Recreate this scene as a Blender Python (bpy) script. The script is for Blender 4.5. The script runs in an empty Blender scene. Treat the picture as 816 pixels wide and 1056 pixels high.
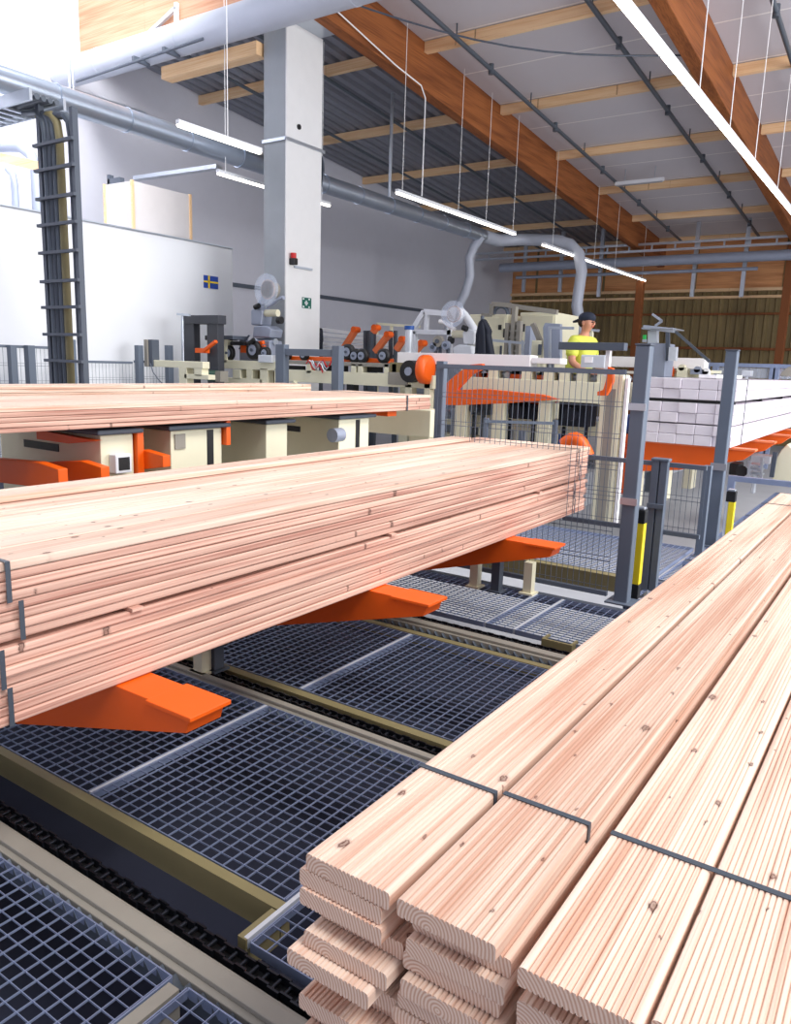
import bpy, math, random
from mathutils import Vector, Matrix
random.seed(7)
sc = bpy.context.scene
col = sc.collection
# ---------------------------------------------------------------- camera (surveyed from the photograph)
YAW, PITCH, ROLL, F = -5.92447987e-01, -1.90805473e-01, 3.22014232e-02, 794.424847
fw = Vector((math.sin(YAW)*math.cos(PITCH), math.cos(YAW)*math.cos(PITCH), math.sin(PITCH)))
rt = fw.cross(Vector((0, 0, 1))).normalized(); up = rt.cross(fw)
cr, sr = math.cos(ROLL), math.sin(ROLL)
R_, U_ = cr*rt + sr*up, -sr*rt + cr*up
cd = bpy.data.cameras.new('camera'); cam = bpy.data.objects.new('camera', cd); col.objects.link(cam)
cam.matrix_world = Matrix((R_, U_, -fw)).transposed().to_4x4()
cd.sensor_fit = 'HORIZONTAL'; cd.sensor_width = 36; cd.lens = 36*F/816; cd.clip_start = .05; cd.clip_end = 200
sc.camera = cam
def ray(x, y): return R_*(x-408) + U_*(528-y) + fw*F
def onz(x, y, z): d = ray(x, y); return d*(z/d.z)
def ony(x, y, Y): d = ray(x, y); return d*(Y/d.y)
def onx(x, y, X): d = ray(x, y); return d*(X/d.x)
# ---------------------------------------------------------------- materials
def lin(c):
    return tuple((v/12.92 if v <= .04045 else ((v+.055)/1.055)**2.4) for v in c)
M = {}
def mat(name, rgb, rough=.5, metal=0, noise=.08, nscale=6, bump=0, emit=0, alpha=1, trans=0):
    m = bpy.data.materials.new(name); m.use_nodes = True; nt = m.node_tree; b = nt.nodes['Principled BSDF']
    c = lin(rgb)
    b.inputs['Roughness'].default_value = rough; b.inputs['Metallic'].default_value = metal
    tc = nt.nodes.new('ShaderNodeTexCoord'); n = nt.nodes.new('ShaderNodeTexNoise')
    n.inputs['Scale'].default_value = nscale; n.inputs['Detail'].default_value = 4
    nt.links.new(tc.outputs['Object'], n.inputs['Vector'])
    r = nt.nodes.new('ShaderNodeMapRange'); r.inputs[3].default_value = 1-noise; r.inputs[4].default_value = 1+noise
    nt.links.new(n.outputs['Fac'], r.inputs[0])
    mx = nt.nodes.new('ShaderNodeVectorMath'); mx.operation = 'SCALE'; mx.inputs[0].default_value = c
    nt.links.new(r.outputs[0], mx.inputs['Scale']); nt.links.new(mx.outputs[0], b.inputs['Base Color'])
    if bump:
        bp = nt.nodes.new('ShaderNodeBump'); bp.inputs['Strength'].default_value = bump; bp.inputs['Distance'].default_value = .01
        nt.links.new(n.outputs['Fac'], bp.inputs['Height']); nt.links.new(bp.outputs[0], b.inputs['Normal'])
    if emit:
        b.inputs['Emission Color'].default_value = (*c, 1); b.inputs['Emission Strength'].default_value = emit
    if trans:
        b.inputs['Transmission Weight'].default_value = trans; b.inputs['IOR'].default_value = 1.1
    M[name] = m
    return m
def wood(name, light, dark, knot, kdens=.2, ringy=1.0, longax=1):
    m = bpy.data.materials.new(name); m.use_nodes = True; nt = m.node_tree; N = nt.nodes; L = nt.links
    b = N['Principled BSDF']; b.inputs['Roughness'].default_value = .62; b.inputs['Specular IOR Level'].default_value = .3
    tc = N.new('ShaderNodeTexCoord'); oi = N.new('ShaderNodeObjectInfo')
    mp = N.new('ShaderNodeVectorMath'); mp.operation = 'ADD'
    rs = N.new('ShaderNodeVectorMath'); rs.operation = 'SCALE'; rs.inputs[0].default_value = (17, 41, 23)
    L.new(oi.outputs['Random'], rs.inputs['Scale']); L.new(tc.outputs['Object'], mp.inputs[0]); L.new(rs.outputs[0], mp.inputs[1])
    def scaled(v):
        s = N.new('ShaderNodeVectorMath'); s.operation = 'MULTIPLY'; s.inputs[1].default_value = v; L.new(mp.outputs[0], s.inputs[0]); return s
    def ax(a, l): return (l, a, a) if longax == 0 else (a, l, a)
    n1 = N.new('ShaderNodeTexNoise'); n1.inputs['Scale'].default_value = 1; n1.inputs['Detail'].default_value = 5
    L.new(scaled(ax(105, 1.5)).outputs[0], n1.inputs['Vector'])
    n2 = N.new('ShaderNodeTexNoise'); n2.inputs['Scale'].default_value = 1; n2.inputs['Detail'].default_value = 2
    L.new(scaled(ax(9, .7)).outputs[0], n2.inputs['Vector'])
    add = N.new('ShaderNodeMath'); add.operation = 'MULTIPLY_ADD'; add.inputs[1].default_value = .55*ringy; L.new(n1.outputs['Fac'], add.inputs[0])
    m2 = N.new('ShaderNodeMath'); m2.operation = 'MULTIPLY'; m2.inputs[1].default_value = .45; L.new(n2.outputs['Fac'], m2.inputs[0]); L.new(m2.outputs[0], add.inputs[2])
    rp = N.new('ShaderNodeValToRGB'); rp.color_ramp.elements[0].position = .37; rp.color_ramp.elements[1].position = .57
    rp.color_ramp.elements[0].color = (*lin(dark), 1); rp.color_ramp.elements[1].color = (*lin(light), 1)
    L.new(add.outputs[0], rp.inputs[0])
    # board to board tone
    tn = N.new('ShaderNodeMapRange'); tn.inputs[3].default_value = .86; tn.inputs[4].default_value = 1.06; L.new(oi.outputs['Random'], tn.inputs[0])
    sc_ = N.new('ShaderNodeVectorMath'); sc_.operation = 'SCALE'; L.new(rp.outputs[0], sc_.inputs[0]); L.new(tn.outputs[0], sc_.inputs['Scale'])
    # knots
    vo = N.new('ShaderNodeTexVoronoi'); vo.inputs['Scale'].default_value = 1; vo.inputs['Randomness'].default_value = 1
    nw = N.new('ShaderNodeTexNoise'); nw.inputs['Scale'].default_value = 60; L.new(tc.outputs['Object'], nw.inputs['Vector'])
    vo.voronoi_dimensions = '2D'; ks = scaled(ax(11, 6.5)); wob = N.new('ShaderNodeVectorMath'); wob.operation = 'MULTIPLY_ADD'; wob.inputs[1].default_value = (.12, .12, .12)
    L.new(nw.outputs['Color'], wob.inputs[0]); L.new(ks.outputs[0], wob.inputs[2]); L.new(wob.outputs[0], vo.inputs['Vector'])
    kr = N.new('ShaderNodeValToRGB'); e = kr.color_ramp.elements
    e[0].position = .0; e[0].color = (.75, .75, .75, 1); e[1].position = .15; e[1].color = (0, 0, 0, 1)
    a = kr.color_ramp.elements.new(.04); a.color = (.5, .5, .5, 1); a = kr.color_ramp.elements.new(.065); a.color = (.95, .95, .95, 1)
    a = kr.color_ramp.elements.new(.09); a.color = (.28, .28, .28, 1)
    sp = N.new('ShaderNodeSeparateColor'); L.new(vo.outputs['Color'], sp.inputs[0])
    kz = N.new('ShaderNodeMapRange'); kz.inputs[3].default_value = .95; kz.inputs[4].default_value = 4.6; L.new(sp.outputs[1], kz.inputs[0])
    kd = N.new('ShaderNodeMath'); kd.operation = 'MULTIPLY'; L.new(vo.outputs['Distance'], kd.inputs[0]); L.new(kz.outputs[0], kd.inputs[1])
    L.new(kd.outputs[0], kr.inputs[0])
    lt = N.new('ShaderNodeMath'); lt.operation = 'LESS_THAN'; lt.inputs[1].default_value = kdens; L.new(sp.outputs[0], lt.inputs[0])
    km = N.new('ShaderNodeMath'); km.operation = 'MULTIPLY'; L.new(kr.outputs[0], km.inputs[0]); L.new(lt.outputs[0], km.inputs[1])
    mix = N.new('ShaderNodeMix'); mix.data_type = 'RGBA'; L.new(km.outputs[0], mix.inputs[0]); L.new(sc_.outputs[0], mix.inputs[6]); mix.inputs[7].default_value = (*lin(knot), 1)
    geo = N.new('ShaderNodeNewGeometry'); sn = N.new('ShaderNodeSeparateXYZ'); L.new(geo.outputs['Normal'], sn.inputs[0])
    ab = N.new('ShaderNodeMath'); ab.operation = 'ABSOLUTE'; L.new(sn.outputs[1 if longax == 1 else 0], ab.inputs[0])
    gt = N.new('ShaderNodeMath'); gt.operation = 'GREATER_THAN'; gt.inputs[1].default_value = .9; L.new(ab.outputs[0], gt.inputs[0])
    wv = N.new('ShaderNodeTexWave'); wv.wave_type = 'RINGS'; wv.rings_direction = 'Y' if longax == 1 else 'X'; wv.inputs['Scale'].default_value = 60; wv.inputs['Distortion'].default_value = 1.5; wv.inputs['Detail'].default_value = 2
    ro = N.new('ShaderNodeVectorMath'); ro.operation = 'MULTIPLY_ADD'; ro.inputs[1].default_value = (.12, 0, .05); cs = N.new('ShaderNodeCombineXYZ')
    L.new(oi.outputs['Random'], cs.inputs[0]); L.new(oi.outputs['Random'], cs.inputs[2]); L.new(cs.outputs[0], ro.inputs[0]); L.new(tc.outputs['Object'], ro.inputs[2])
    L.new(ro.outputs[0], wv.inputs['Vector'])
    r2 = N.new('ShaderNodeMix'); r2.data_type = 'RGBA'; L.new(wv.outputs['Fac'], r2.inputs[0]); r2.inputs[6].default_value = (*lin(tuple(d*.92 for d in dark)), 1); r2.inputs[7].default_value = (*lin(tuple(c*.93 for c in light)), 1)
    r3 = N.new('ShaderNodeMix'); r3.data_type = 'RGBA'; L.new(gt.outputs[0], r3.inputs[0]); L.new(mix.outputs[2], r3.inputs[6]); L.new(r2.outputs[2], r3.inputs[7])
    L.new(r3.outputs[2], b.inputs['Base Color'])
    M[name] = m
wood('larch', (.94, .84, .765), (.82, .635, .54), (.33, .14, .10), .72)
wood('larch_shaded', (.88, .72, .645), (.68, .48, .42), (.22, .12, .10), .4)  # darker copy of larch; shade of the stack sides is in the colour
wood('glulam', (.62, .37, .20), (.44, .24, .12), (.3, .15, .08), .1, longax=1)
wood('purlin', (.97, .83, .66), (.91, .73, .54), (.5, .3, .18), .35, longax=0)
wood('plywood', (.88, .64, .44), (.72, .47, .30), (.4, .2, .1), .1, longax=0)
wood('osb', (.88, .70, .58), (.80, .57, .44), (.6, .35, .22), .5, longax=0)
mat('sheet', (.50, .43, .28), .55, 0, .5, 1.2)
mat('white_timber', (.88, .85, .88), .6, 0, .06, 20)
mat('white_top', (.97, .96, .96), .6, 0, .02)
mat('orange', (.93, .37, .02), .45, 0, .05)
mat('orange_pale', (.93, .48, .28), .5, 0, .05)
mat('cream', (.90, .88, .77), .5, 0, .05)
mat('beige_rail', (.58, .56, .52), .5, 0, .1, 14)
mat('olive_beam', (.52, .48, .34), .55, 0, .12, 9)
mat('fence_grey', (.38, .42, .48), .5, 0, .05)
mat('slate', (.30, .33, .38), .5, 0, .05)
mat('galv', (.56, .61, .73), .42, .45, .12, 8)
mat('galv_bright', (.82, .84, .87), .4, .2, .08, 8)
mat('duct', (.70, .74, .80), .28, .75, .15, 3)
mat('duct_matt', (.72, .74, .79), .5, .1, .06, 3)
mat('pit', (.115, .13, .20), .95, 0, .3, 3)
mat('pan', (.17, .16, .17), .7, 0, .2, 5)
mat('concrete', (.72, .73, .75), .8, 0, .12, 2, bump=.1)
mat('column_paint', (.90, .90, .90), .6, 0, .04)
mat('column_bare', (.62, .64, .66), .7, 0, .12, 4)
mat('wall', (.77, .77, .81), .8, 0, .03)
mat('panel_white', (.88, .89, .91), .5, 0, .01)
mat('board_grey', (.80, .78, .78), .7, 0, .04)
mat('black', (.07, .07, .08), .5, 0, .2)
mat('navy', (.08, .10, .16), .8, 0, .2)
mat('strap', (.27, .30, .34), .4, 0, .1)
mat('dark_frame', (.22, .23, .26), .5, 0, .15)
mat('pipe_dark', (.36, .39, .43), .4, .4, .08)
mat('ribbed', (.52, .53, .57), .55, .2, .1)
mat('machine_grey', (.60, .63, .70), .4, .2, .1)
mat('steel', (.75, .78, .82), .3, .7, .1)
mat('yellow', (.93, .83, .12), .5, 0, .05)
mat('yellow_cross', (.98, .85, .1), .5, 0, .02)
mat('flag_blue', (.07, .25, .62), .5, 0, .02)
mat('green_sign', (.03, .38, .32), .5, 0, .02)
mat('white_mark', (.96, .96, .96), .5, 0, .02)
mat('red', (.8, .1, .12), .5, 0, .05)
mat('blue_plastic', (.12, .32, .62), .5, 0, .05)
mat('motor_green', (.06, .28, .2), .4, 0, .1)
mat('skin', (.80, .56, .45), .55, 0, .04)
mat('shirt', (.88, .90, .36), .8, 0, .06, 12)
mat('jeans', (.20, .27, .40), .85, 0, .12, 14)
mat('cap', (.12, .15, .22), .8, 0, .1)
mat('hair', (.22, .15, .10), .8, 0, .1)
mat('motor_lime', (.2, .75, .35), .4, 0, .05)
mat('blade', (.85, .72, .62), .6, 0, .3, 20)
mat('lamp', (1, .97, .92), .5, 0, 0, emit=7)
mat('lens_guard', (.85, .89, .96), .08, 0, 0); M['lens_guard'].node_tree.nodes['Principled BSDF'].inputs['Alpha'].default_value = .28
# insulated ceiling boards: seams every 1.2 m belong to the boards
def ceilmat():
    m = mat('ceiling_board', (.80, .78, .80), .75, 0, .04, 1.5); nt = m.node_tree; N = nt.nodes; L = nt.links
    b = N['Principled BSDF']; src = b.inputs['Base Color'].links[0].from_socket
    tc = N.new('ShaderNodeTexCoord'); sx = N.new('ShaderNodeSeparateXYZ'); L.new(tc.outputs['Object'], sx.inputs[0])
    d = N.new('ShaderNodeMath'); d.operation = 'DIVIDE'; d.inputs[1].default_value = 1.3; L.new(sx.outputs[1], d.inputs[0])
    fr = N.new('ShaderNodeMath'); fr.operation = 'FRACT'; L.new(d.outputs[0], fr.inputs[0])
    lt = N.new('ShaderNodeMath'); lt.operation = 'LESS_THAN'; lt.inputs[1].default_value = .025; L.new(fr.outputs[0], lt.inputs[0])
    mix = N.new('ShaderNodeMix'); mix.data_type = 'RGBA'; L.new(lt.outputs[0], mix.inputs[0]); L.new(src, mix.inputs[6])
    mix.inputs[7].default_value = (*lin((.93, .91, .90)), 1); L.new(mix.outputs[2], b.inputs['Base Color'])
ceilmat()
# ---------------------------------------------------------------- mesh builder
class MB:
    def __init__(s): s.v = []; s.f = []; s.sm = set()
    def add(s, vs, fs, smooth=False):
        k = len(s.v); s.v += [tuple(p) for p in vs]
        for f in fs:
            if smooth: s.sm.add(len(s.f))
            s.f.append([i+k for i in f])
        return s
    def hexa(s, p):   # 8 points: bottom 0-3, top 4-7
        return s.add(p, [(3,2,1,0),(4,5,6,7),(0,1,5,4),(1,2,6,5),(2,3,7,6),(3,0,4,7)])
    def box(s, x0, x1, y0, y1, z0, z1):
        if x0 > x1: x0, x1 = x1, x0
        if y0 > y1: y0, y1 = y1, y0
        if z0 > z1: z0, z1 = z1, z0
        return s.hexa([(x0,y0,z0),(x1,y0,z0),(x1,y1,z0),(x0,y1,z0),(x0,y0,z1),(x1,y0,z1),(x1,y1,z1),(x0,y1,z1)])
    def prism(s, poly, d):       # planar 3D polygon swept by vector d
        n = len(poly); a = [Vector(p) for p in poly]; d = Vector(d)
        nrm = Vector((0,0,0))
        for i in range(n): nrm += a[i].cross(a[(i+1) % n])
        if nrm.dot(d) > 0: a = a[::-1]
        b = [p+d for p in a]
        return s.add(a+b, [list(range(n)), list(range(2*n-1, n-1, -1))] + [(j, i, n+i, n+j) for i, j in ((i, (i+1) % n) for i in range(n))])
    def bar(s, p, q, w, h, upv=(0,0,1)):
        p, q = Vector(p), Vector(q); d = (q-p).normalized(); u = Vector(upv); r = d.cross(u)
        if r.length < 1e-4: r = d.cross(Vector((0,1,0)))
        r.normalize(); u = r.cross(d)
        def c(o): return [o-r*w/2-u*h/2, o+r*w/2-u*h/2, o+r*w/2+u*h/2, o-r*w/2+u*h/2]
        return s.add(c(p)+c(q), [(0,1,2,3),(7,6,5,4),(1,0,4,5),(2,1,5,6),(3,2,6,7),(0,3,7,4)])
    def tube(s, pts, r, n=10, cap=True):
        pts = [Vector(p) for p in pts]; rings = []; u = None
        rr = r if isinstance(r, (list, tuple)) else [r]*len(pts)
        for i, p in enumerate(pts):
            d = (pts[min(i+1, len(pts)-1)]-pts[max(i-1, 0)]).normalized()
            if u is None: u = d.cross(Vector((0,0,1))) if abs(d.z) < .9 else d.cross(Vector((0,1,0)))
            u = (u-d*u.dot(d)).normalized(); w = d.cross(u)
            rings.append([p+(u*math.cos(2*math.pi*k/n)+w*math.sin(2*math.pi*k/n))*rr[i] for k in range(n)])
        vs = [v for g in rings for v in g]; fs = []
        for i in range(len(pts)-1):
            for k in range(n):
                a, b = i*n+k, i*n+(k+1) % n; fs.append((a, b, b+n, a+n))
        s.add(vs, fs, True)
        if cap: s.add(rings[0], [list(range(n))[::-1]]); s.add(rings[-1], [list(range(n))])
        return s
    def cyl(s, p, q, r, n=16): return s.tube([p, q], r, n)
    def ball(s, c, r, n=10):
        c = Vector(c); rx = r if isinstance(r, (tuple, list)) else (r, r, r); vs = []; fs = []
        for i in range(n+1):
            t = math.pi*i/n
            for k in range(n*2):
                a = math.pi*k/n; vs.append(c+Vector((math.sin(t)*math.cos(a)*rx[0], math.sin(t)*math.sin(a)*rx[1], math.cos(t)*rx[2])))
        for i in range(n):
            for k in range(n*2):
                a = i*2*n+k; b = i*2*n+(k+1) % (2*n); fs.append((a, a+2*n, b+2*n, b))
        return s.add(vs, fs, True)
    def build(s, name, m, parent=None, bevel=0, origin=None):
        xs = [p[0] for p in s.v]; ys = [p[1] for p in s.v]; zs = [p[2] for p in s.v]
        o = Vector(origin) if origin is not None else Vector(((min(xs)+max(xs))/2, (min(ys)+max(ys))/2, min(zs)))
        me = bpy.data.meshes.new(name); me.from_pydata([tuple(Vector(p)-o) for p in s.v], [], s.f); me.update()
        for i in s.sm: me.polygons[i].use_smooth = True
        me.materials.append(M[m] if isinstance(m, str) else m)
        ob = bpy.data.objects.new(name, me); col.objects.link(ob)
        if parent is not None:
            ob.parent = parent; w = Vector((0,0,0)); q = parent
            while q is not None: w += q.location; q = q.parent
            ob.location = o-w
        else: ob.location = o
        if bevel:
            b = ob.modifiers.new('bevel', 'BEVEL'); b.width = bevel; b.segments = 2; b.limit_method = 'ANGLE'
        return ob
def tag(o, label=None, cat=None, group=None, kind=None):
    if label: o['label'] = label
    if cat: o['category'] = cat
    if group: o['group'] = group
    if kind: o['kind'] = kind
    return o
def thing(name, loc, label, cat, group=None):
    o = bpy.data.objects.new(name, None); o.empty_display_size = .1; col.objects.link(o); o.location = loc
    return tag(o, label, cat, group)
def struct(name, mb, m, bevel=0): return tag(mb.build(name, m, bevel=bevel), kind='structure')
def solo(name, mb, m, label, cat, group=None, bevel=0): return tag(mb.build(name, m, bevel=bevel), label, cat, group)
def pbox(mb, x0, y0, x1, y1, Y, d):    # axis aligned box whose front face covers the surveyed rectangle at distance Y
    a = ony(x0, (y0+y1)/2, Y); b = ony(x1, (y0+y1)/2, Y); xm = (x0+x1)/2
    return mb.box(a.x, b.x, Y, Y+d, ony(xm, y1, Y).z, ony(xm, y0, Y).z)
def copy_tree(o, parent=None):
    c = o.copy(); col.objects.link(c); c.parent = parent
    for ch in list(o.children): copy_tree(ch, c)
    return c
ORD = ['top', 'second', 'third', 'fourth', 'fifth', 'sixth', 'seventh', 'eighth', 'ninth', 'tenth', 'eleventh', 'twelfth', 'thirteenth', 'fourteenth', 'fifteenth', 'sixteenth', 'seventeenth', 'eighteenth', 'nineteenth', 'twentieth'] + ['twenty-'+w for w in 'first second third fourth fifth sixth seventh eighth ninth'.split()]
# ================================================================= GROUND
FL = -1.5
struct('floor', MB().box(-12.1, 3, 5.0, 24.7, -2.1, -2.0), 'concrete')
struct('floor', MB().box(-12.1, 3, -.6, 5.0, -2.1, -2.02), 'pit')
GX, GY = .05, .039
def grating(x0, x1, y0, y1, label, bright=None, gx=GX, gy=GY, z=FL):
    g = thing('floor_grating', ((x0+x1)/2, (y0+y1)/2, z-.03), label, 'floor grating', 'floor gratings')
    m = MB(); n = int((x1-x0)/gx)
    for i in range(n+1):
        x = x0+.004+(x1-x0-.008)*i/n; m.box(x-.0012, x+.0012, y0, y1, z-.006, z)
    n = int((y1-y0)/gy)
    for i in range(1, n):
        y = y0+(y1-y0)*i/n; m.box(x0, x1, y-.001, y+.001, z-.006, z-.0005)
    m.build('bar_mesh', 'galv', g)
    e = MB(); e.box(x0, x1, y0-.004, y0, z-.03, z); e.box(x0, x1, y1, y1+.004, z-.03, z); e.box(x0-.004, x0, y0, y1, z-.03, z); e.box(x1, x1+.004, y0, y1, z-.03, z)
    e.build('edge_band', 'galv', g)
    return g
def joint(x, y0, y1, label, w=.012):
    solo('grating_joint_strip', MB().box(x-w/2, x+w/2, y0, y1, FL-.03, FL+.001), 'galv_bright', label, 'metal strip', 'bright joint strips')
grating(-3.9, -1.345, .2, 1.075, 'large grey steel floor grating, nearest one at the bottom left corner')
grating(-1.285, -.3, .62, 1.075, 'small grey steel grating with a bright rim, beside the front stack at the bottom')
grating(-1.285, -.3, .2, .605, 'grey steel grating at the very bottom edge, next to the small bright-rimmed one')
struct('trim_1', MB().box(-1.335, -1.298, .2, 1.06, FL-.08, FL), 'beige_rail')
grating(-3.9, -2.232, 1.45, 2.33, 'dark grey grating left of the bright joint, under the tip of the nearest orange fork')
grating(-2.212, -1.31, 1.45, 2.33, 'dark grey grating in the middle of the floor, right of the bright joint')
grating(-1.27, -.3, 1.275, 2.33, 'grey steel grating at the foot of the front stack, between the two nearest chains')
joint(-2.222, 1.45, 2.33, 'bright serrated strip between the gratings in front of the nearest orange fork')
joint(-1.29, 1.275, 2.33, 'bright steel strip joining the beige beam corner and the front stack', .014)
grating(-3.9, -2.232, 2.56, 3.5, 'dark grey grating below the middle orange fork, left of the joint strip')
grating(-2.212, -.3, 2.56, 3.5, 'dark grey grating beyond the second chain, right of the joint strip')
joint(-2.222, 2.56, 3.5, 'bright serrated strip between the gratings beyond the second chain')
grating(-3.9, -2.0, 3.95, 4.7, 'grey grating under the far orange fork')
grating(-1.98, -1.81, 3.95, 4.7, 'narrow grey grating between two bright strips before the mesh fence')
grating(-1.79, -.3, 3.95, 4.7, 'grey grating at the foot of the nearest tall grey post')
joint(-1.99, 3.95, 4.7, 'left bright strip in the gratings before the mesh fence')
joint(-1.80, 3.95, 4.7, 'right bright strip in the gratings before the mesh fence', .018)
# beyond the fence
grating(-4.5, -1.5, 5.6, 6.9, 'pale grey grating behind the tall mesh fence', gx=.05, gy=.05)
for k, (a, b, w) in enumerate(((4.86, 5.55, 'nearest'), (5.65, 6.35, 'second'), (6.45, 7.15, 'third'), (7.25, 7.95, 'fourth'), (8.05, 8.9, 'fifth'), (9.0, 9.9, 'sixth'), (10.0, 11, 'farthest'))):
    grating(-1.45, .6, a, b, 'grey grating between the safety posts, %s one behind the low fence' % w, gx=.05, gy=.045)
    struct('trim_2', MB().box(-1.45, .6, b+.01, b+.08, FL-.08, FL-.005), 'slate')
struct('trim_3', MB().box(-4.5, -1.5, 5.5, 5.58, FL-.12, FL), 'olive_beam')
# beams at the gratings' edges and cross pieces
def channel_beam(y0, y1, x0, x1, zt=FL, m='olive_beam', d=.11, name='trim_4'):
    b = MB(); b.box(x0, x1, y0, y1, zt-d, zt); return struct(name, b, m)
channel_beam(1.405, 1.44, -3.9, -1.285, d=.09)
struct('trim_5', MB().box(-1.315, -1.285, 1.27, 1.40, FL-.10, FL), 'olive_beam')
channel_beam(2.50, 2.545, -3.9, -.3, d=.13)
channel_beam(3.515, 3.56, -3.9, -.3, m='olive_beam', d=.06)
channel_beam(3.57, 3.63, -3.9, -.3, FL-.06, 'pipe_dark', .05)
channel_beam(4.71, 4.76, -3.9, -.3, m='slate', d=.06)
struct('trim_6', MB().box(-1.60, -1.42, 3.885, 3.90, FL-.08, FL+.01).box(-1.60, -1.585, 3.90, 3.98, FL-.08, FL+.01).box(-1.435, -1.42, 3.9, 3.98, FL-.08, FL+.01), 'olive_beam')
struct('trim_7', MB().box(-3.9, -1.33, 1.26, 1.40, -1.80, -1.78), 'pan')
struct('trim_7', MB().box(-2.05, -2.0, 1.26, 1.40, -1.78, -1.76).box(-1.93, -1.88, 1.26, 1.40, -1.78, -1.76), 'slate')
# chain conveyors
def chain_conveyor(y, x0, x1, label, rail0, link=True):
    t = thing('chain_conveyor', ((x0+x1)/2, y, FL-.1), label, 'chain conveyor', 'floor chain conveyors')
    r = MB(); r.box(x0, x1, rail0, y-.035, FL-.09, FL-.004); r.box(x0, x1, rail0+.018, y-.055, FL-.004, FL+.012)
    r.build('side_rail', 'beige_rail', t, bevel=.003)
    ed = MB(); ed.box(x0, x1, rail0-.014, rail0-.001, FL-.07, FL-.03)
    n = int((x1-x0)/.05)
    for i in range(n):
        xx = x0+i*.05; ed.prism([(xx, rail0-.001, FL-.03), (xx+.02, rail0-.001, FL-.03), (xx, rail0-.001, FL-.006)], (0, -.02, 0))
    ed.build('saw_tooth_bracket', 'pipe_dark', t)
    g = MB(); g.box(x0, x1, y-.034, y+.034, FL-.10, FL-.025); g.build('guide', 'black', t)
    c = MB(); n = int((x1-x0)/.038)
    for i in range(n):
        x = x0+.01+i*.038
        o = .006 if i % 2 else 0
        for sy in (-1, 1):
            c.box(x-.019, x+.019, y+sy*(.017+o)-.003, y+sy*(.017+o)+.003, FL-.022, FL+.002)
        c.tube([(x-.012, y-.017, FL-.01), (x-.012, y+.017, FL-.01)], .0065, 8)
    c.build('roller_chain', 'chain', t)
    return t
mat('chain', (.16, .17, .20), .3, .7, .1)
chain_conveyor(1.215, -3.9, -.2, 'long black roller chain in a beige rail, nearest to the camera', 1.095)
chain_conveyor(2.445, -3.9, -.2, 'black roller chain in a grey beige rail, second one across the floor', 2.34)
chain_conveyor(3.78, -3.9, -.2, 'black roller chain in a rail, third one, before the mesh fence', 3.65)
# ================================================================= BOARDS
def deck_mesh(name, w, t, L, ridges, depth, m, bev=.003, dy=0):
    pts = []; nx = ridges; e = .005
    top = []
    for i in range(nx):
        a = -w/2+e+(w-2*e)*i/nx; s = (w-2*e)/nx
        if i: top.append((a, t/2-depth))
        top += [(a+s*.22, t/2), (a+s*.78, t/2)] if ridges > 1 else [(a, t/2), (a+s, t/2)]
    top = [(-w/2, t/2-.005), (-w/2+.002, t/2-.001)] + top + [(w/2-.002, t/2-.001), (w/2, t/2-.005)]
    bot = [(x, -z) for x, z in top[::-1]]
    P = [(x, 0, z) for x, z in top+bot]
    b = MB().prism([(x, -L/2, z) for x, _, z in P], (0, L, 0))
    me = bpy.data.meshes.new(name); me.from_pydata(b.v, [], b.f); me.update(); me.materials.append(M[m])
    return me
W, T = .145, .028
def board(me, name, x, y, z, label, group, cat='board', rz=0):
    o = bpy.data.objects.new(name, me); col.objects.link(o); o.location = (x, y, z); o.rotation_euler.z = rz
    return tag(o, label, cat, group)
# --- front stack: four columns of ridged decking boards resting on the floor chains
Lf = 4.32
fm = [deck_mesh('decking_board', W, T-.001, Lf+d, 18, .0032, 'larch') for d in (0,)]
colx = [-.572, -.4145, -.2345, -.0835]
ztop = -.69
cn = ['leftmost', 'second', 'third', 'rightmost']
jit = {0: [0, -.012, -.008, .012, .008, -.01, .012, .014], 1: [.0, .006, .01, .005, .012, .004], 2: [0, .004, -.003], 3: [0, 0]}
jy = {0: [.0, .0, -.004, .02, -.012, -.028, .012, .03, -.01, .01], 1: [0, .02, .005, .012, -.004, .004], 2: [-.012, .02, .0], 3: [.006, 0]}
for c in range(4):
    n = 28 if c < 2 else 28
    for k in range(n):
        dx = jit[c][k] if k < len(jit[c]) else random.uniform(-.007, .007)
        dy = jy[c][k] if k < len(jy[c]) else random.uniform(-.018, .018)
        if c == 1 and k in (1, 2): dx = .013
        if c == 3: dx = abs(dx)*.5
        if c in (1, 2): dx = max(-.006, min(.013, dx))
        z = ztop-T/2-k*T
        lab = 'ridged decking board, %s from the top, %s column of the front stack' % (ORD[k], cn[c]) if k else 'knotty ridged decking board on top of the %s column of the front stack' % cn[c]
        board(fm[0], 'decking_board', colx[c]+dx, .757+Lf/2+dy, z, lab, 'decking boards of the front stack')
def strap_loop(x0, x1, y, z0, z1, label, group='packing straps', w=.013, th=.0012, name='packing_strap'):
    m = MB()
    m.box(x0, x1, y-w/2, y+w/2, z1, z1+th); m.box(x0, x1, y-w/2, y+w/2, z0-th, z0)
    m.box(x0-th, x0, y-w/2, y+w/2, z0-th, z1+th); m.box(x1, x1+th, y-w/2, y+w/2, z0-th, z1+th)
    return solo(name, m, 'strap', label, 'strap', group)
def strap_over(x0, x1, y, zt, dl, dr, label, w=.011, th=.0016):
    m = MB(); m.box(x0, x1, y-w/2, y+w/2, zt+.0003, zt+th)
    if dl: m.box(x0-th, x0, y-w/2, y+w/2, zt-dl, zt+th)
    if dr: m.box(x1, x1+th, y-w/2, y+w/2, zt-dr, zt+th)
    return solo('packing_strap', m, 'strap', label, 'strap', 'packing straps')
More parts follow.
